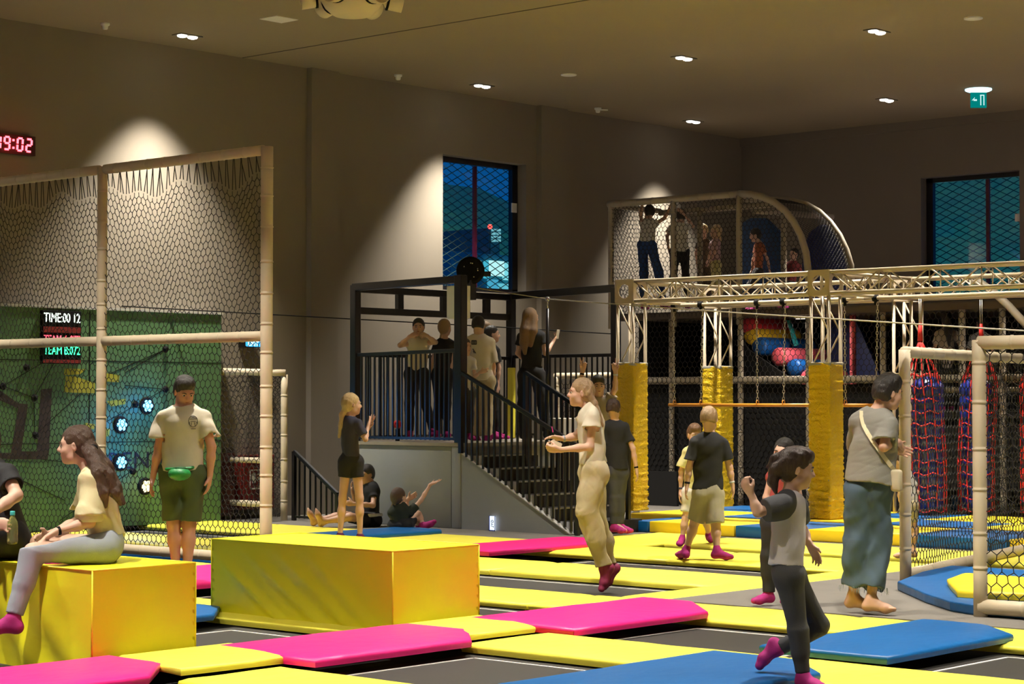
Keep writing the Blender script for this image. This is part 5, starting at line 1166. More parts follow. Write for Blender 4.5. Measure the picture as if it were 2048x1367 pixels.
    if bot:
        i_ = bot.get('inf', .010) * r; P = [RC(hp['a'], hp['b'], .100 * rr + i_, .100 * rr + i_, K, F2, 1.05), RC(pel + U * .02 * r, pel + U * .09 * r, .130 * rr * ms + i_, .122 * rr * ms + i_, K, F2, 1.38)]
        ln = bot.get('len', 2.0); wl = bot.get('wide', 0) * r
        for k, (h_, n_, a_) in legs.items():
            if ln <= 1:
                q = h_.lerp(n_, ln); P += [FC(h_, q, .090 * rr + i_, (.088 + (.053 - .088) * ln) * rr + i_ + wl, .018), RC(h_, h_.lerp(q, .3), .092 * rr + i_, .085 * rr + i_, .03)]
            else:
                q = n_.lerp(a_, ln - 1); P += [RC(h_ - U * .01, n_, .092 * rr + i_ + wl * .3, .055 * rr + i_ + wl, .03), FC(n_, q, .055 * rr + i_ + wl, (.042 if ln > 1.7 else .052) * rr + i_ + wl * bot.get('cuff', 1.0), .02), RC(n_, n_.lerp(q, .5), .053 * rr + i_ + wl, .050 * rr + i_ + wl, .03)]
        P.append(HP(pel + U * bot.get('rise', .10) * r, U))
        sdf_mesh(bot.get('name', 'trousers'), P, vox, bot['m'], o, folds(bot.get('fold', .005) * r * 1.1, 16 / r, len(name_label) + 1, fine=True), True)
    if socks:
        for k, (a_, f_, un) in fd.items():
            sdf_mesh('sock', foot_prims(a_, f_, r, inf=.005, upn=un) + [RC(a_, a_ + (legs[k][1] - a_).normalized() * socks.get('h', .06) * r, .036 * rr, .038 * rr, .02)], vox, socks['m'], o)
    for k, fr, m in J.get('bands', []):
        s_, e_, w_ = arms[k]; c = e_.lerp(w_, fr); ax = (w_ - e_).normalized(); b = MB(); R0 = .030 * ra; b.lathe(c - ax * .008, [(R0 * .9, -.002), (R0 * 1.05, 0), (R0 * 1.05, .016), (R0 * .9, .018)], 16, axis=ax); b.build('wristband', m, o, smooth=True)
    L['o'] = o
    return L
from mathutils.bvhtree import BVHTree
def surf(o, px, py, off=.003):
    me = o.data; M = o.matrix_world; b = BVHTree.FromPolygons([v.co[:] for v in me.vertices], [p.vertices[:] for p in me.polygons])
    h = b.ray_cast(Vector((0, 0, CAM_H)), ray(px, py).normalized())
    return None if h[0] is None else h[0] + h[1] * off
def fab(name, c, **k): return mat('cloth_' + name, c, .85, bump=(260, .5, .002), var=.10, vscale=7, **k)
F_black = fab('black', (.012, .012, .014)); F_cream = fab('cream', (.60, .54, .42)); F_khaki = fab('khaki', (.43, .36, .22)); F_olive = fab('olive', (.055, .075, .030)); F_jean = fab('light_denim', (.30, .33, .38)); F_denim = fab('denim', (.042, .072, .100)); F_white = fab('white', (.62, .60, .56))
F_grey = fab('grey', (.20, .19, .165)); F_dgrey = fab('dark_grey', (.045, .045, .05)); F_navy = fab('navy', (.035, .035, .06)); F_yt = fab('pale_yellow', (.60, .55, .24)); F_bluej = fab('blue_denim', (.02, .06, .22))
M_sock = mat('sock_magenta', (.36, .012, .16), .8, bump=(200, .4, .002), var=.25, vscale=30); M_sockw = mat('sock_white', (.6, .6, .58), .8)
H_dark = hair_mat('dark', (.014, .010, .008)); H_brown = hair_mat('brown', (.075, .040, .024)); H_blond = hair_mat('blond', (.66, .48, .24)); H_dblond = hair_mat('dark_blond', (.34, .22, .12)); H_mid = hair_mat('chestnut', (.045, .022, .014))
NV, MV, FV = .0065, .0085, .0115

# --- man in cream shirt
L = person('person in a cream T-shirt, olive shorts and green belt bag looking down', 16.8, 1.73, dict(head=(369, 783), neck=(367, 815), pel=(366, 947), sha=(324, 826), shb=(411, 826), ela=(318, 893), wra=(306, 953), hda=(300, 985), elb=(423, 893, -.02), wrb=(420, 950), hdb=(417, 985), kna=(347, 1048), ana=(352, 1137), knb=(379, 1048), anb=(374, 1144, -.05)),
    body=6, face=28, pitch=22, skin='red', sex='m', hair=dict(m=H_dark, style='short', vol=.01), top=dict(m=F_cream, sleeve=.72, inf=.018, loose=.034, hem=.93, wide=.018, fold=.008), bot=dict(m=F_olive, len=.93, inf=.014, wide=.020, rise=.075, fold=.008), socks=dict(m=M_sockw, h=.05), vox=NV, feet=((.1, 1, 0), (.25, 1, 0)))
o = L['o']; S_ = L['shirt']
b = MB(); c = (386, 842)
def sp(ps, r=.0022):
    q = [surf(S_, *p) for p in ps]; q = [p for p in q if p is not None]
    if len(q) > 1: b.tube(q, r, 5)
sp([(c[0] + 9 * math.cos(i * math.pi / 10), c[1] + 11 * math.sin(i * math.pi / 10)) for i in range(21)])
for ps in (((379, 838), (393, 837)), ((381, 842), (391, 842)), ((383, 834), (389, 834)), ((383, 844), (382, 851)), ((389, 844), (390, 851)), ((379, 843), (379, 848)), ((393, 843), (394, 848)), ((382, 857), (391, 857))): sp(ps)
b.build('chest_print', mat('print_dark', (.03, .03, .035), .8), S_)
b = MB(); pc = surf(S_, 357, 940, .03) or PD(357, 943, 16.65)
M_grn = mat('green_nylon', (.012, .20, .045), .45, bump=(60, .4, .004), wr=(9, .4, .02)); q = PD(359, 947, 16.60)
b.sphere(q, .078, 16, sc=(1.25, 1.15, .72)); bg = b.build('belt_bag', M_grn, o, smooth=True)
b = MB(); b.tube([PD(338, 938, 16.62), PD(352, 935, 16.55), PD(368, 935, 16.56), PD(380, 938, 16.62)], .004, 6); b.build('zip', mat('zip_dark', (.004, .06, .02), .5), bg, smooth=True)
b = MB(); b.tube([PD(322, 936, 16.85), PD(335, 938, 16.66), PD(380, 936, 16.66), PD(398, 930, 16.78), PD(409, 928, 16.9)], .014, 8); b.build('belt', M_grn, o, smooth=True)

# --- seated woman on the left box
def cuffs(L):
    pass
L = person('person in a pale yellow blouse and light jeans sitting on the left box', 12.62, 1.68, dict(head=(151, 890), neck=(186, 944, .02), pel=(214, 1082), shb=(176, 953, -.12), sha=(180, 952, .18), elb=(180, 1044, -.16), wrb=(113, 1062, -.26), hdb=(85, 1078, -.30), ela=(160, 1040, .2), wra=(100, 1068, .08), hda=(75, 1080, .0), hpb=(205, 1092, -.10), hpa=(210, 1088, .12), knb=(66, 1103, -.36), anb=(26, 1238, -.44), kna=(78, 1085, .16), ana=(150, 1108, -.05), bands=[('b', .93, M_blackm)]),
    body=-90, face=-86, pitch=2, skin='fair', sex='f', hair=dict(m=H_brown, style='long', strands=[dict(p=[(178, 898, .0), (205, 935, .02), (228, 975, .03), (246, 1005, .02)], r=[.06, .062, .05, .018]), dict(p=[(180, 905, -.06), (198, 945, -.12), (208, 985, -.15), (212, 1012, -.14)], r=[.045, .046, .030, .010]), dict(p=[(182, 905, -.04), (212, 950, -.09), (230, 985, -.10), (240, 1008, -.08)], r=[.045, .045, .030, .010])], tie=(187, 896, -.05), tieax=(.5, .5, -.3)),
    top=dict(m=fab('blouse', (.68, .62, .36)), name='blouse', sleeve=.86, inf=.017, loose=.045, hem=.97, wide=.012, fold=.008), bot=dict(m=F_jean, len=1.93, inf=.009, wide=.006, rise=.06, fold=.004), socks=dict(m=M_sock, h=.05), vox=NV, feet=((-1, .1, -.25), (-1, .2, .05)), hands=('relax', 'relax'), palm=(None, (0, .2, -1)))
b = MB(); e = PD(182, 1036, 12.46); b.tube([e + Vector((0, 0, .06)), e + Vector((0, 0, .045)), e + Vector((0, 0, .0)), e + Vector((0, 0, -.02))], [.062, .072, .076, .066], 20); b.build('rolled_cuff', mat('cuff', (.66, .61, .40), .85, bump=(30, .5, .01)), L['o'], smooth=True)
# --- person at the left edge with the bottle
L = person('person in black at the left edge holding a bottle', 12.9, 1.78, dict(head=(-38, 882), neck=(-26, 930), pel=(22, 1078), shb=(14, 938, -.12), sha=(-40, 945, .12), elb=(33, 990, -.22), wrb=(-22, 1030, -.35), hdb=(-50, 1040, -.4), ela=(-70, 1020, .0), wra=(-10, 1042, -.42), hda=(26, 1054, -.46), kna=(-90, 1080, -.1), ana=(-100, 1180, -.2), knb=(-70, 1085, -.35), anb=(-60, 1190, -.45)),
    body=-70, face=-80, skin='fair', sex='m', hair=dict(m=H_dark, style='short'), top=dict(m=F_black, sleeve=.6, hem=1.0, inf=.018, loose=.02), bot=dict(m=F_black, len=1.9, wide=.02), socks=dict(m=M_sock), vox=.0075, hands=('grip', 'relax'), palm=((.2, 1, 0), None))
bo = PD(25, 1054, 12.43); t = empty('water_bottle', bo, 'small clear bottle with a teal cap in the hand at the left edge', 'bottle')
M_bot = mat('bottle_plastic', (.55, .62, .22), .08, trans=.75)
b = MB(); b.lathe(bo - Vector((0, 0, .10)), [(.020, 0), (.030, .004), (.033, .02), (.031, .05), (.033, .06), (.033, .11), (.030, .135), (.014, .165), (.013, .175)], 24); b.build('body', M_bot, t, smooth=True)
b = MB(); b.lathe(bo + Vector((0, 0, .073)), [(.015, 0), (.0155, .004), (.0155, .022), (.013, .026)], 20); b.build('cap', mat('cap_teal', (.05, .42, .42), .4), t, smooth=True)

# --- girl with the ponytail clapping
person('person with a blond ponytail in a dark T-shirt and black shorts, hands raised', 21.3, 1.53, dict(head=(704, 808), neck=(700, 833), pel=(701, 917), shb=(716, 842, -.10), sha=(690, 842, .14), elb=(731, 878, -.1), wrb=(735, 856, .0), hdb=(740, 838, .05), ela=(728, 872, .2), wra=(737, 855, .16), hda=(743, 838, .16), hpa=(693, 924), hpb=(712, 924), kna=(685, 996), ana=(680, 1072), knb=(719, 996), anb=(720, 1074)),
    body=112, face=105, sex='f', hair=dict(m=H_blond, style='pony', strands=[dict(p=[(691, 813), (685, 830), (683, 850), (678, 874)], r=[.028, .04, .036, .016])], tie=(692, 815)), top=dict(m=F_navy, sleeve=.75, hem=.95, wide=.012, loose=.02, fold=.007), bot=dict(m=F_black, len=.42, rise=.13, inf=.012, wide=.006), socks=dict(m=fab('plum', (.10, .01, .07)), h=.03), vox=MV, hands=('spread', 'open'), slim=.86, wsh=.1)
# --- woman seated against the platform
person('person in black seated barefoot against the grey platform base', 25.0, 1.66, dict(head=(733, 948), neck=(741, 968), pel=(741, 1038), sha=(722, 977, .0), shb=(750, 980, -.08), elb=(746, 1010, -.2), wrb=(708, 1007, -.3), hdb=(698, 1006, -.3), ela=(712, 1004, .1), wra=(705, 985, .0), hda=(703, 972, 0), kna=(690, 1030, -.15), ana=(633, 1040, -.2), knb=(700, 1033, -.35), anb=(648, 1042, -.38)),
    body=-60, face=-40, pitch=12, sex='f', skin='tan', hair=dict(m=H_dark, style='pony'), top=dict(m=F_black, sleeve=.45, hem=1), bot=dict(m=F_black, len=.8, wide=.01), vox=FV, feet=((-.25, .2, 1), (-.2, .2, 1)))
c = PD(742, 1044, 24.9); b = MB(); b.box((c.x - .10, c.y - .10, .005), (c.x + .08, c.y + .08, .12)); tag(b.build('handbag', M_blackm, bevel=.02, smooth=True), 'small black handbag on the deck beside the woman seated by the wall', 'bag')
b = MB(); b.box((c.x - .12, c.y - .11, .125), (c.x + .10, c.y + .09, .165)); tag(b.build('towel', mat('towel_white', (.6, .58, .52), .9, bump=(40, .6, .01)), bevel=.015, smooth=True), 'folded white towel lying on the small black handbag', 'towel')
# --- girl seated with one arm raised
person('person in dark green seated on the deck with one arm raised', 23.9, 1.50, dict(head=(798, 994), neck=(797, 1013), pel=(800, 1052), sha=(781, 1022), shb=(820, 1022), elb=(842, 1000, .05), wrb=(861, 968, .1), hdb=(876, 962, .12), ela=(812, 1018, .35), wra=(815, 998, .35), hda=(826, 992, .35), kna=(828, 1030, .35), ana=(838, 1052, .45), knb=(836, 1028, .25), anb=(845, 1050, .2)),
    body=150, face=135, sex='f', hair=dict(m=H_brown, style='pony', strands=[dict(p=[(789, 1003), (786, 1018), (784, 1034), (786, 1046)], r=[.03, .038, .03, .012])], tie=(790, 1004)), top=dict(m=fab('dark_green', (.018, .024, .016)), sleeve=.62, loose=.02), bot=dict(m=F_black, len=.6), socks=dict(m=M_sock), vox=.010, hands=('relax', 'spread'), feet=((.9, -.2, .6), (.9, .1, .7)), slim=.9)

# --- jumping woman
L = person('person in a white top and beige joggers jumping above a trampoline', 17.0, 1.66, dict(head=(1161, 785), neck=(1179, 815), pel=(1187, 938), shb=(1186, 829, -.13), sha=(1178, 829, .14), elb=(1180, 893, -.15), wrb=(1120, 899, -.20), hdb=(1092, 897, -.2), ela=(1152, 872, .15), wra=(1126, 877, .12), hda=(1102, 872, .1), hpb=(1190, 945, -.09), hpa=(1184, 945, .09), knb=(1174, 1024, -.14), anb=(1208, 1136, -.08), kna=(1190, 1030, .10), ana=(1220, 1134, .12), bands=[('a', .93, mat('watch_grey', (.3, .33, .36), .4))]),
    body=-90, face=-84, pitch=-2, sex='f', skin='fair', hair=dict(m=H_dblond, style='pony', strands=[dict(p=[(1176, 787, -.05), (1188, 806, -.05), (1196, 828, -.07), (1205, 850, -.07)], r=[.032, .03, .026, .014])]), top=dict(m=F_cream, name='top', sleeve=.34, inf=.018, loose=.034, hem=.89, wide=.015, fold=.009), bot=dict(m=F_khaki, name='joggers', len=1.95, inf=.020, wide=.022, cuff=.25, rise=.14, fold=.011), socks=dict(m=mat('sock_plum', (.22, .012, .06), .7), h=.05), vox=NV, hands=('relax', 'fist'), feet=((-.6, .1, -.8), (-.45, .1, -.9)), palm=((0, .3, -1), (0, -.6, .5)))
ph = PD(1112, 890, 16.86); b = MB(); b.obox(ph, RGT * .042 - Z_ * .018, RGT * .012 + Z_ * .030 + FWD2 * .03, FWD2 * .004); tag(b.build('smartphone', mat('phone_beige', (.42, .33, .22), .4), bevel=.003), 'beige phone held by the jumping woman', 'phone')
b = MB(); q = PD(1106, 864, 17.1); b.tube([q, q + Z_ * .05 - RGT * .01], .004, 6); tag(b.build('pink_pen', mat('pink_pen', (.7, .05, .3), .4)), 'thin pink stick held in the far hand of the jumping woman', 'pen')
# --- boy making V signs
person('person in a beige T-shirt with both arms raised making V signs', 24.8, 1.78, dict(head=(1196, 772), neck=(1199, 796), pel=(1202, 880), sha=(1180, 803), shb=(1217, 800), ela=(1158, 778, -.05), wra=(1165, 742, -.05), hda=(1168, 722), elb=(1230, 778, -.05), wrb=(1231, 744, -.05), hdb=(1229, 724), kna=(1192, 960), ana=(1192, 1034), knb=(1212, 960), anb=(1212, 1034), bands=[('a', .85, M_blackm), ('b', .85, M_sockw)]),
    body=0, face=8, sex='m', skin='fair', hair=dict(m=H_dark, style='short', vol=.01), top=dict(m=fab('sand', (.30, .25, .18)), sleeve=.6, loose=.02), bot=dict(m=F_dgrey), socks=dict(m=M_sock), vox=.010, hands=('v', 'v'), palm=((0, 1, 0), (0, 1, 0)), slim=.85)
# --- boy in black at the stair foot
person('person in a black T-shirt and grey trousers standing with back turned at the stair foot', 23.3, 1.54, dict(head=(1227, 817), neck=(1229, 840), pel=(1234, 938), sha=(1209, 850), shb=(1250, 850), ela=(1205, 900), wra=(1207, 940), elb=(1266, 897, -.05), wrb=(1273, 938, -.05), hdb=(1276, 958), hpa=(1228, 945), hpb=(1242, 945), kna=(1229, 995), ana=(1229, 1050), knb=(1240, 995), anb=(1240, 1050), bands=[('b', .9, M_blackm)]),
    body=165, face=165, sex='m', facey=False, hair=dict(m=H_mid, style='crop'), top=dict(m=F_black, sleeve=.7, loose=.02, hem=1.0, wide=.01), bot=dict(m=F_dgrey, len=1.95, wide=.006), socks=dict(m=M_sock, h=.04), vox=MV, slim=.88, feet=((.6, .6, 0), (.8, .5, 0)))
# --- two boys on the yellow rows
person('person in a pale yellow T-shirt and white shorts half hidden behind the boy in black', 21.7, 1.28, dict(head=(1389, 869), neck=(1391, 890), pel=(1390, 984), sha=(1371, 900), shb=(1410, 900), ela=(1362, 942), wra=(1361, 982), hda=(1358, 1003), elb=(1417, 942), wrb=(1417, 980), kna=(1371, 1036), ana=(1364, 1077), knb=(1411, 1034, .1), anb=(1417, 1070, .25), bands=[('a', .85, F_navy)]),
    body=10, face=12, pitch=10, sex='m', hs=1.05, hair=dict(m=hair_mat('light_brown', (.16, .08, .035)), style='short', vol=.008), top=dict(m=F_yt, sleeve=.8, loose=.035, wide=.02, hem=.95), bot=dict(m=F_white, len=.75, wide=.015), socks=dict(m=M_sock), vox=MV, slim=.92, feet=((-.3, 1, 0), (.1, 1, 0)))
person('person in a black T-shirt and grey shorts walking away over the yellow pads', 19.75, 1.48, dict(head=(1419, 837), neck=(1419, 868), pel=(1415, 978), sha=(1389, 880), shb=(1449, 880), ela=(1378, 934), wra=(1374, 970), hda=(1371, 990), elb=(1459, 934), wrb=(1465, 970), hdb=(1468, 996), hpa=(1405, 988), hpb=(1428, 988), kna=(1390, 1042, .03), ana=(1372, 1100, .05), knb=(1431, 1046, -.05), anb=(1434, 1101, -.10), bands=[('b', .82, M_sockw), ('a', .85, M_blackm)]),
    body=172, face=160, sex='m', hs=1.05, facey=False, hair=dict(m=hair_mat('sandy', (.27, .17, .085)), style='crop'), top=dict(m=F_black, sleeve=.72, loose=.022, hem=1.0, wide=.016, fold=.007), bot=dict(m=fab('shorts_grey', (.34, .31, .23)), len=.98, wide=.03, inf=.014, fold=.008), socks=dict(m=M_sock, h=.05), vox=.0075, feet=((-.2, -.5, 0), (.95, .3, 0)))
# --- girl behind the runner
person('person in black striped trousers half hidden behind the running child', 15.4, 1.29, dict(head=(1567, 905), neck=(1568, 936), pel=(1560, 1046), sha=(1541, 950), shb=(1594, 950), ela=(1532, 995), wra=(1556, 1020, -.08), elb=(1600, 1000), wrb=(1595, 1040), kna=(1537, 1110), ana=(1537, 1187), knb=(1580, 1110), anb=(1585, 1187)),
    body=-20, face=-30, sex='f', hs=1.05, hair=dict(m=H_dark, style='long', strands=[dict(p=[(1580, 900, .05), (1586, 935, .06), (1584, 965, .05)], r=[.05, .045, .02])]), top=dict(m=fab('dusty_red', (.28, .04, .035)), sleeve=.2, loose=.0), bot=dict(m=F_black, len=1.95, wide=.012), socks=dict(m=M_sock), vox=.0075, feet=((-.9, .4, 0), (-.6, .7, 0)))
# --- running child
def raglan(L): pass
L = person('person running in a white shirt with dark sleeves and dark leggings', 11.05, 1.33, dict(head=(1594, 937), neck=(1580, 990), pel=(1572, 1140), shb=(1566, 1004, -.11), sha=(1590, 1004, .12), elb=(1516, 1024, -.16), wrb=(1503, 990, -.14), hdb=(1492, 972, -.14), ela=(1606, 1060, .16), wra=(1618, 1086, .10), hda=(1628, 1104, .1), hpb=(1578, 1150, -.06), hpa=(1582, 1150, .06), knb=(1596, 1258, -.06), anb=(1606, 1350, -.04), kna=(1640, 1250, .10), ana=(1556, 1298, .14)),
    body=84, face=88, pitch=8, sex='f', skin='fair', hs=1.03, hair=dict(m=H_mid, style='pony', vol=.006, strands=[dict(p=[(1572, 920, -.02), (1552, 940, -.02), (1546, 962, -.03), (1552, 985, -.03)], r=[.05, .045, .036, .014]), dict(p=[(1575, 905, .0), (1548, 916, .0), (1532, 935, 0)], r=[.035, .024, .008])]), top=dict(m=fab('pale_lilac', (.56, .52, .55)), sleeve=.12, inf=.020, loose=.012, hem=.92, wide=.022, fold=.008), bot=dict(m=F_dgrey, name='leggings', len=1.93, inf=.010, wide=.0, fold=.0022), socks=dict(m=M_sock, h=.05), vox=.006, hands=('relax', 'fist'), feet=((-.5, .1, -.9), (.6, .8, 0)))
v = L['arms']
for k in 'ab':
    s_, e_, w_ = v[k]; q = s_.lerp(e_, .72); P = [RC(s_.lerp(L['nk'], .42), s_, .062, .064, .03), FC(s_, q, .062, .064, .02), RC(s_, s_.lerp(q, .4), .062, .062, .03)]
    sdf_mesh('sleeve', P, .006, F_dgrey, L['o'], folds(.004, 22, 4))
# --- barefoot person in wide jeans
L = person('person standing barefoot in a grey T-shirt and wide cropped jeans', 14.9, 1.76, dict(head=(1776, 786), neck=(1752, 826), pel=(1738, 966), sha=(1712, 838, .05), shb=(1780, 842, -.10), elb=(1768, 893, -.16), wrb=(1797, 884, .05), hdb=(1806, 894, .12), ela=(1722, 910, .32), wra=(1785, 896, .30), hda=(1800, 900, .28), hpa=(1722, 980), hpb=(1754, 980), kna=(1714, 1080), ana=(1706, 1192), knb=(1757, 1080), anb=(1742, 1199, -.12)),
    body=142, face=108, pitch=6, sex='f', skin='tan', hair=dict(m=H_dark, style='short', vol=.022), top=dict(m=F_grey, sleeve=.78, inf=.022, loose=.03, hem=1.0, wide=.045, fold=.008), bot=dict(m=F_denim, name='jeans', len=1.80, inf=.012, wide=.024, cuff=1.45, rise=.08, fold=.010), vox=NV, hands=('relax', 'fist'), feet=((.8, .4, 0), (.95, .35, 0)), wsh=.17)
o = L['o']; S_ = L['shirt']; pts = []
for p in ((1728, 812), (1724, 822), (1724, 835), (1728, 850), (1736, 866), (1746, 882), (1757, 898), (1768, 914), (1780, 930), (1790, 944)):
    q = surf(S_, *p, off=.006); 
    if q is not None: pts.append(q)
b = MB()
for i in range(len(pts) - 1): b.beam(pts[i], pts[i + 1] + (pts[i + 1] - pts[i]) * .1, .030, .006, upv=-FWD2)
b.build('shoulder_strap', mat('strap_cream', (.62, .54, .34), .7), o)
q = PD(1798, 955, 14.75); b = MB(); b.box((q.x - .03, q.y - .02, q.z - .10), (q.x + .03, q.y + .06, q.z + .06)); b.build('sling_bag', mat('bag_cream', (.55, .48, .33), .7), o, bevel=.02, smooth=True)
A = []; B_ = []; rs = np.random.RandomState(2)
for kk in 'ab':
    h_, n_, a_ = L['legs'][kk]; c = n_.lerp(a_, .80)
    for i in range(40):
        a = rs.uniform(0, 6.28); e = Vector((math.cos(a), math.sin(a), 0)) * .105; A.append(c + e); B_.append(c + e * 1.02 + Vector((rs.uniform(-.01, .01), rs.uniform(-.01, .01), -rs.uniform(.015, .05))))
V, Q = edges_mesh(A, B_, .0012, 3); link('frayed_hem', np_mesh('frayed_hem', V, Q), F_jean, o)
# --- bending child behind the net post
person('person in a white shirt bending behind the inner net post', 19.7, 1.20, dict(head=(1796, 922), neck=(1808, 942), pel=(1820, 1012), shb=(1818, 952), sha=(1800, 955), elb=(1834, 985), wrb=(1820, 1010), ela=(1800, 990), wra=(1806, 1016), kna=(1812, 1058), ana=(1812, 1102), knb=(1828, 1058), anb=(1826, 1102)),
    body=-100, face=-100, pitch=25, sex='f', facey=False, hair=dict(m=H_mid, style='short'), top=dict(m=F_white, sleeve=.6, wide=.03, loose=.02), bot=dict(m=F_khaki, len=.7), vox=.010)

# --- people on the platform
PP = dict(vox=FV)
person('person in a cream shirt holding both hands to the ears behind the railing', 26.1, 1.56, dict(head=(837, 654), neck=(837, 674), pel=(834, 748), sha=(821, 683), shb=(853, 683), ela=(800, 690, -.1), wra=(820, 672, -.15), hda=(829, 668, -.12), elb=(871, 684, -.1), wrb=(854, 671, -.15), hdb=(846, 668, -.12), kna=(818, 806), ana=(820, 862), knb=(851, 804), anb=(864, 858, .1)), body=0, face=0, sex='m', hair=dict(m=H_dark, style='short'), top=dict(m=F_cream, sleeve=.3), bot=dict(m=F_black, wide=.005), socks=dict(m=M_sock), slim=.9, hands=('fist', 'fist'), **PP)
person('person with a blond ponytail in black standing with back turned on the platform', 26.35, 1.48, dict(head=(890, 655), neck=(889, 677), pel=(885, 748), sha=(872, 684), shb=(905, 684), ela=(863, 730), wra=(858, 768), hda=(856, 784), elb=(902, 732), wrb=(897, 762), hdb=(894, 776), kna=(876, 806), ana=(873, 862), knb=(894, 806), anb=(893, 862)), body=170, face=150, sex='f', hair=dict(m=H_dblond, style='pony', strands=[dict(p=[(884, 668), (881, 690), (879, 712), (880, 730)], r=[.03, .036, .03, .012])], tie=(884, 670)), top=dict(m=F_black, sleeve=.35), bot=dict(m=F_black, wide=.004), socks=dict(m=M_sock), slim=.85, **PP)
L = person('person in a white printed shirt half hidden by the corner column', 25.5, 1.30, dict(head=(931, 693), neck=(932, 712), pel=(932, 785), sha=(918, 719), shb=(946, 719), elb=(950, 752, -.05), wrb=(960, 744, -.2), hdb=(967, 742, -.2), ela=(913, 750), wra=(922, 765), kna=(925, 825), ana=(925, 868), knb=(940, 825), anb=(940, 868)), body=20, face=35, sex='f', hair=dict(m=H_brown, style='long', strands=[dict(p=[(922, 690, .03), (920, 712, .02)], r=[.04, .02])]), top=dict(m=F_white, sleeve=.6), bot=dict(m=F_dgrey), socks=dict(m=M_sock), slim=.9, **PP)
L = person('person in a cream T-shirt with a small back print and beige trousers on the platform', 26.0, 1.70, dict(head=(957, 650), neck=(958, 671), pel=(961, 762), sha=(936, 680), shb=(982, 681), elb=(986, 733), wrb=(985, 768), hdb=(984, 788), ela=(934, 725, .1), wra=(944, 760, .2), kna=(950, 818), ana=(952, 870), knb=(972, 818), anb=(974, 870), bands=[('b', .9, M_sockw)]), body=172, face=170, sex='m', facey=False, hair=dict(m=H_dark, style='crop'), top=dict(m=F_cream, sleeve=.85, hem=.98, wide=.03, loose=.03), bot=dict(m=F_khaki, wide=.02), socks=dict(m=M_sock), **PP)
b = MB()
for ps in (((944, 681), (944, 688)), ((947, 681), (947, 688)), ((950, 681), (950, 688)), ((953, 681), (953, 688)), ((944, 681), (953, 681)), ((944, 688), (953, 688)), ((946, 697), (952, 706)), ((947, 701), (949, 706))):
    q = [surf(L['shirt'], *p, off=.006) for p in ps]
    if all(x is not None for x in q): b.tube(q, .006, 5)
b.build('back_print', mat('print_dark', (.03, .03, .035), .8), L['shirt'])
person('person with fair cropped hair behind the man in the cream T-shirt', 27.1, 1.55, dict(head=(973, 661), neck=(972, 682), pel=(970, 760), sha=(958, 690), shb=(986, 690), ela=(955, 725), wra=(958, 760), elb=(990, 725), wrb=(988, 760), kna=(963, 815), ana=(963, 860), knb=(977, 815), anb=(977, 860)), body=90, face=95, sex='m', hair=dict(m=H_dblond, style='crop'), top=dict(m=F_dgrey, sleeve=.6), bot=dict(m=F_dgrey), socks=dict(m=M_sock), slim=.85, **PP)
person('person with dark hair in black looking right, beside the man in the cream T-shirt', 27.0, 1.52, dict(head=(985, 668), neck=(983, 690), pel=(985, 768), shb=(992, 698, -.05), sha=(974, 698, .1), elb=(998, 735, -.05), wrb=(996, 768), ela=(976, 735, .1), wra=(980, 765, .1), kna=(982, 820), ana=(982, 866), knb=(993, 820), anb=(995, 866)), body=80, face=90, sex='m', hair=dict(m=H_dark, style='short'), top=dict(m=F_black, sleeve=.7, wide=.01), bot=dict(m=F_black, wide=.008), socks=dict(m=M_sock), slim=.85, **PP)
person('person with long fair hair all in black holding up a phone by the stairs', 26.3, 1.70, dict(head=(1062, 634), neck=(1062, 657), pel=(1063, 748), sha=(1040, 670, .03), shb=(1084, 668, -.04), elb=(1091, 706, -.06), wrb=(1106, 684, .12), hdb=(1112, 672, .16), ela=(1036, 706, .1), wra=(1052, 722, .22), kna=(1046, 805), ana=(1047, 864), knb=(1085, 803), anb=(1094, 862)), body=150, face=125, sex='f', hair=dict(m=hair_mat('honey', (.22, .13, .06)), style='long', strands=[dict(p=[(1056, 632, -.03), (1051, 660, -.08), (1048, 685, -.10), (1050, 706, -.09)], r=[.07, .075, .06, .025]), dict(p=[(1066, 634, -.03), (1066, 662, -.09), (1062, 690, -.1)], r=[.06, .06, .03])]), top=dict(m=F_black, sleeve=.5, hem=1), bot=dict(m=F_black, wide=.006), socks=dict(m=F_black), hands=('relax', 'grip'), **PP)
q = PD(1115, 668, 26.45); b = MB(); b.obox(q, RGT * .02 + FWD2 * .02, FWD2 * .004 - RGT * .004, Vector((0, 0, .06)) + RGT * .01); tag(b.build('smartphone', mat('phone_pale', (.5, .45, .38), .4), bevel=.003), 'pale phone held up by the woman in black on the platform', 'phone')

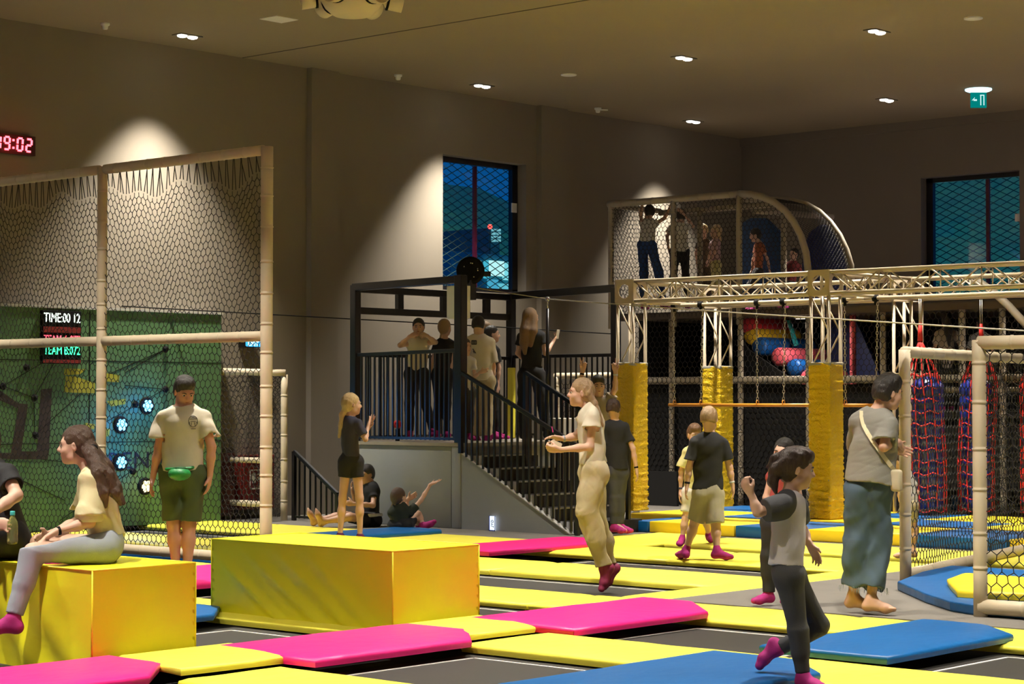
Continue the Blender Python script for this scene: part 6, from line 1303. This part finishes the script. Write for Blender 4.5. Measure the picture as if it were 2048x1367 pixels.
# --- children in the play cage
def kid(lab, d, H, J, **k): return person(lab, d, H, J, vox=FV, slim=.88, **k)
kid('person in a white T-shirt and blue jeans hanging on in the play cage', 30.9, 1.46, dict(head=(1298, 424), neck=(1297, 439), pel=(1294, 490), sha=(1284, 446), shb=(1311, 446), ela=(1281, 430, -.1), wra=(1284, 412, -.1), hda=(1286, 405), elb=(1329, 436, 0), wrb=(1338, 418), hdb=(1341, 410), kna=(1288, 545), ana=(1287, 608), knb=(1317, 542), anb=(1326, 606)), body=150, face=200, sex='m', facey=False, hair=dict(m=H_dark, style='short'), top=dict(m=F_white, sleeve=.4, wide=.01), bot=dict(m=F_bluej, wide=.018), socks=dict(m=M_sock))
kid('person in a loose white T-shirt and black trousers in the play cage', 31.0, 1.46, dict(head=(1362, 432), neck=(1360, 446), pel=(1359, 503), sha=(1343, 452), shb=(1376, 450), ela=(1334, 472), wra=(1337, 495), elb=(1386, 452), wrb=(1368, 428, -.1), hdb=(1361, 422), kna=(1347, 555), ana=(1345, 608), knb=(1372, 555), anb=(1376, 608)), body=180, face=180, facey=False, hair=dict(m=H_dark, style='short'), top=dict(m=F_white, sleeve=.7, wide=.035, loose=.03), bot=dict(m=F_black), socks=dict(m=M_sock))
kid('person with a straw coloured hat of hair leaning over in the play cage', 31.8, 1.25, dict(head=(1406, 462), neck=(1408, 478), pel=(1410, 530), sha=(1396, 485), shb=(1421, 485), ela=(1392, 505), wra=(1394, 525), elb=(1425, 505), wrb=(1424, 525), kna=(1403, 570), ana=(1403, 606), knb=(1416, 570), anb=(1416, 606)), body=-20, face=-40, pitch=20, hair=dict(m=H_blond, style='short', vol=.01), top=dict(m=fab('brown', (.10, .07, .04)), sleeve=.6), bot=dict(m=fab('brown', (.1, .07, .04))), socks=dict(m=M_sock))
kid('person with long blond hair and a pale pink shirt in the play cage', 31.4, 1.25, dict(head=(1431, 462), neck=(1432, 478), pel=(1432, 530), shb=(1436, 486, -.1), sha=(1424, 486, .1), elb=(1428, 506), wrb=(1420, 520), ela=(1420, 506), wra=(1416, 520), kna=(1428, 570), ana=(1430, 606), knb=(1436, 570), anb=(1437, 606)), body=-80, face=-90, hair=dict(m=H_blond, style='long', strands=[dict(p=[(1436, 460), (1438, 480), (1436, 500)], r=[.06, .05, .02])]), top=dict(m=fab('pale_pink', (.55, .36, .36)), sleeve=.6), bot=dict(m=F_yt), socks=dict(m=M_sock))
kid('person in a striped orange top crouching at the right of the play cage', 31.6, 1.3, dict(head=(1510, 470), neck=(1518, 484), pel=(1516, 545), shb=(1526, 492, -.05), sha=(1512, 494, .1), elb=(1535, 518), wrb=(1540, 545), ela=(1506, 520), wra=(1504, 540), kna=(1498, 570), ana=(1508, 612), knb=(1500, 574), anb=(1512, 614)), body=-80, face=-85, pitch=15, hair=dict(m=H_dark, style='pony'), top=dict(m=fab('rust', (.34, .10, .05)), sleeve=.5), bot=dict(m=F_dgrey), socks=dict(m=M_sock))
kid('person in dark red sitting low behind the arch of the play cage', 31.8, 1.15, dict(head=(1588, 508), neck=(1586, 522), pel=(1580, 570), sha=(1572, 530), shb=(1600, 530), ela=(1568, 552), wra=(1576, 565), elb=(1604, 552), wrb=(1598, 566), kna=(1560, 575), ana=(1562, 606), knb=(1572, 578), anb=(1574, 610)), body=-30, face=-40, hair=dict(m=H_dark, style='long'), top=dict(m=fab('wine', (.16, .02, .02)), sleeve=.6), bot=dict(m=F_dgrey), socks=dict(m=M_sock))
# --- two girls on the middle level
kid('person with long dark hair and a pale sparkly top above the left hanging bag', 27.6, 1.36, dict(head=(1892, 636), neck=(1892, 657), pel=(1894, 735), sha=(1874, 666), shb=(1912, 664), ela=(1868, 700), wra=(1872, 728), elb=(1922, 696), wrb=(1924, 722), kna=(1886, 780), ana=(1886, 814), knb=(1902, 780), anb=(1902, 814)), body=170, face=160, facey=False, hair=dict(m=H_dark, style='long', strands=[dict(p=[(1894, 636, -.03), (1897, 662, -.08), (1898, 690, -.08)], r=[.07, .07, .02])]), top=dict(m=fab('sparkle', (.42, .36, .33)), sleeve=.6, wide=.02), bot=dict(m=F_black), socks=dict(m=M_sock))
kid('person with dark hair and a white top behind the post of the right net', 27.8, 1.34, dict(head=(1963, 645), neck=(1962, 664), pel=(1962, 740), sha=(1944, 673), shb=(1980, 673), ela=(1936, 702), wra=(1926, 728), elb=(1986, 702), wrb=(1982, 728), kna=(1955, 780), ana=(1955, 812), knb=(1970, 780), anb=(1970, 812)), body=190, face=200, facey=False, hair=dict(m=H_dark, style='short'), top=dict(m=F_white, sleeve=.8, wide=.01), bot=dict(m=F_dgrey), socks=dict(m=M_sock))
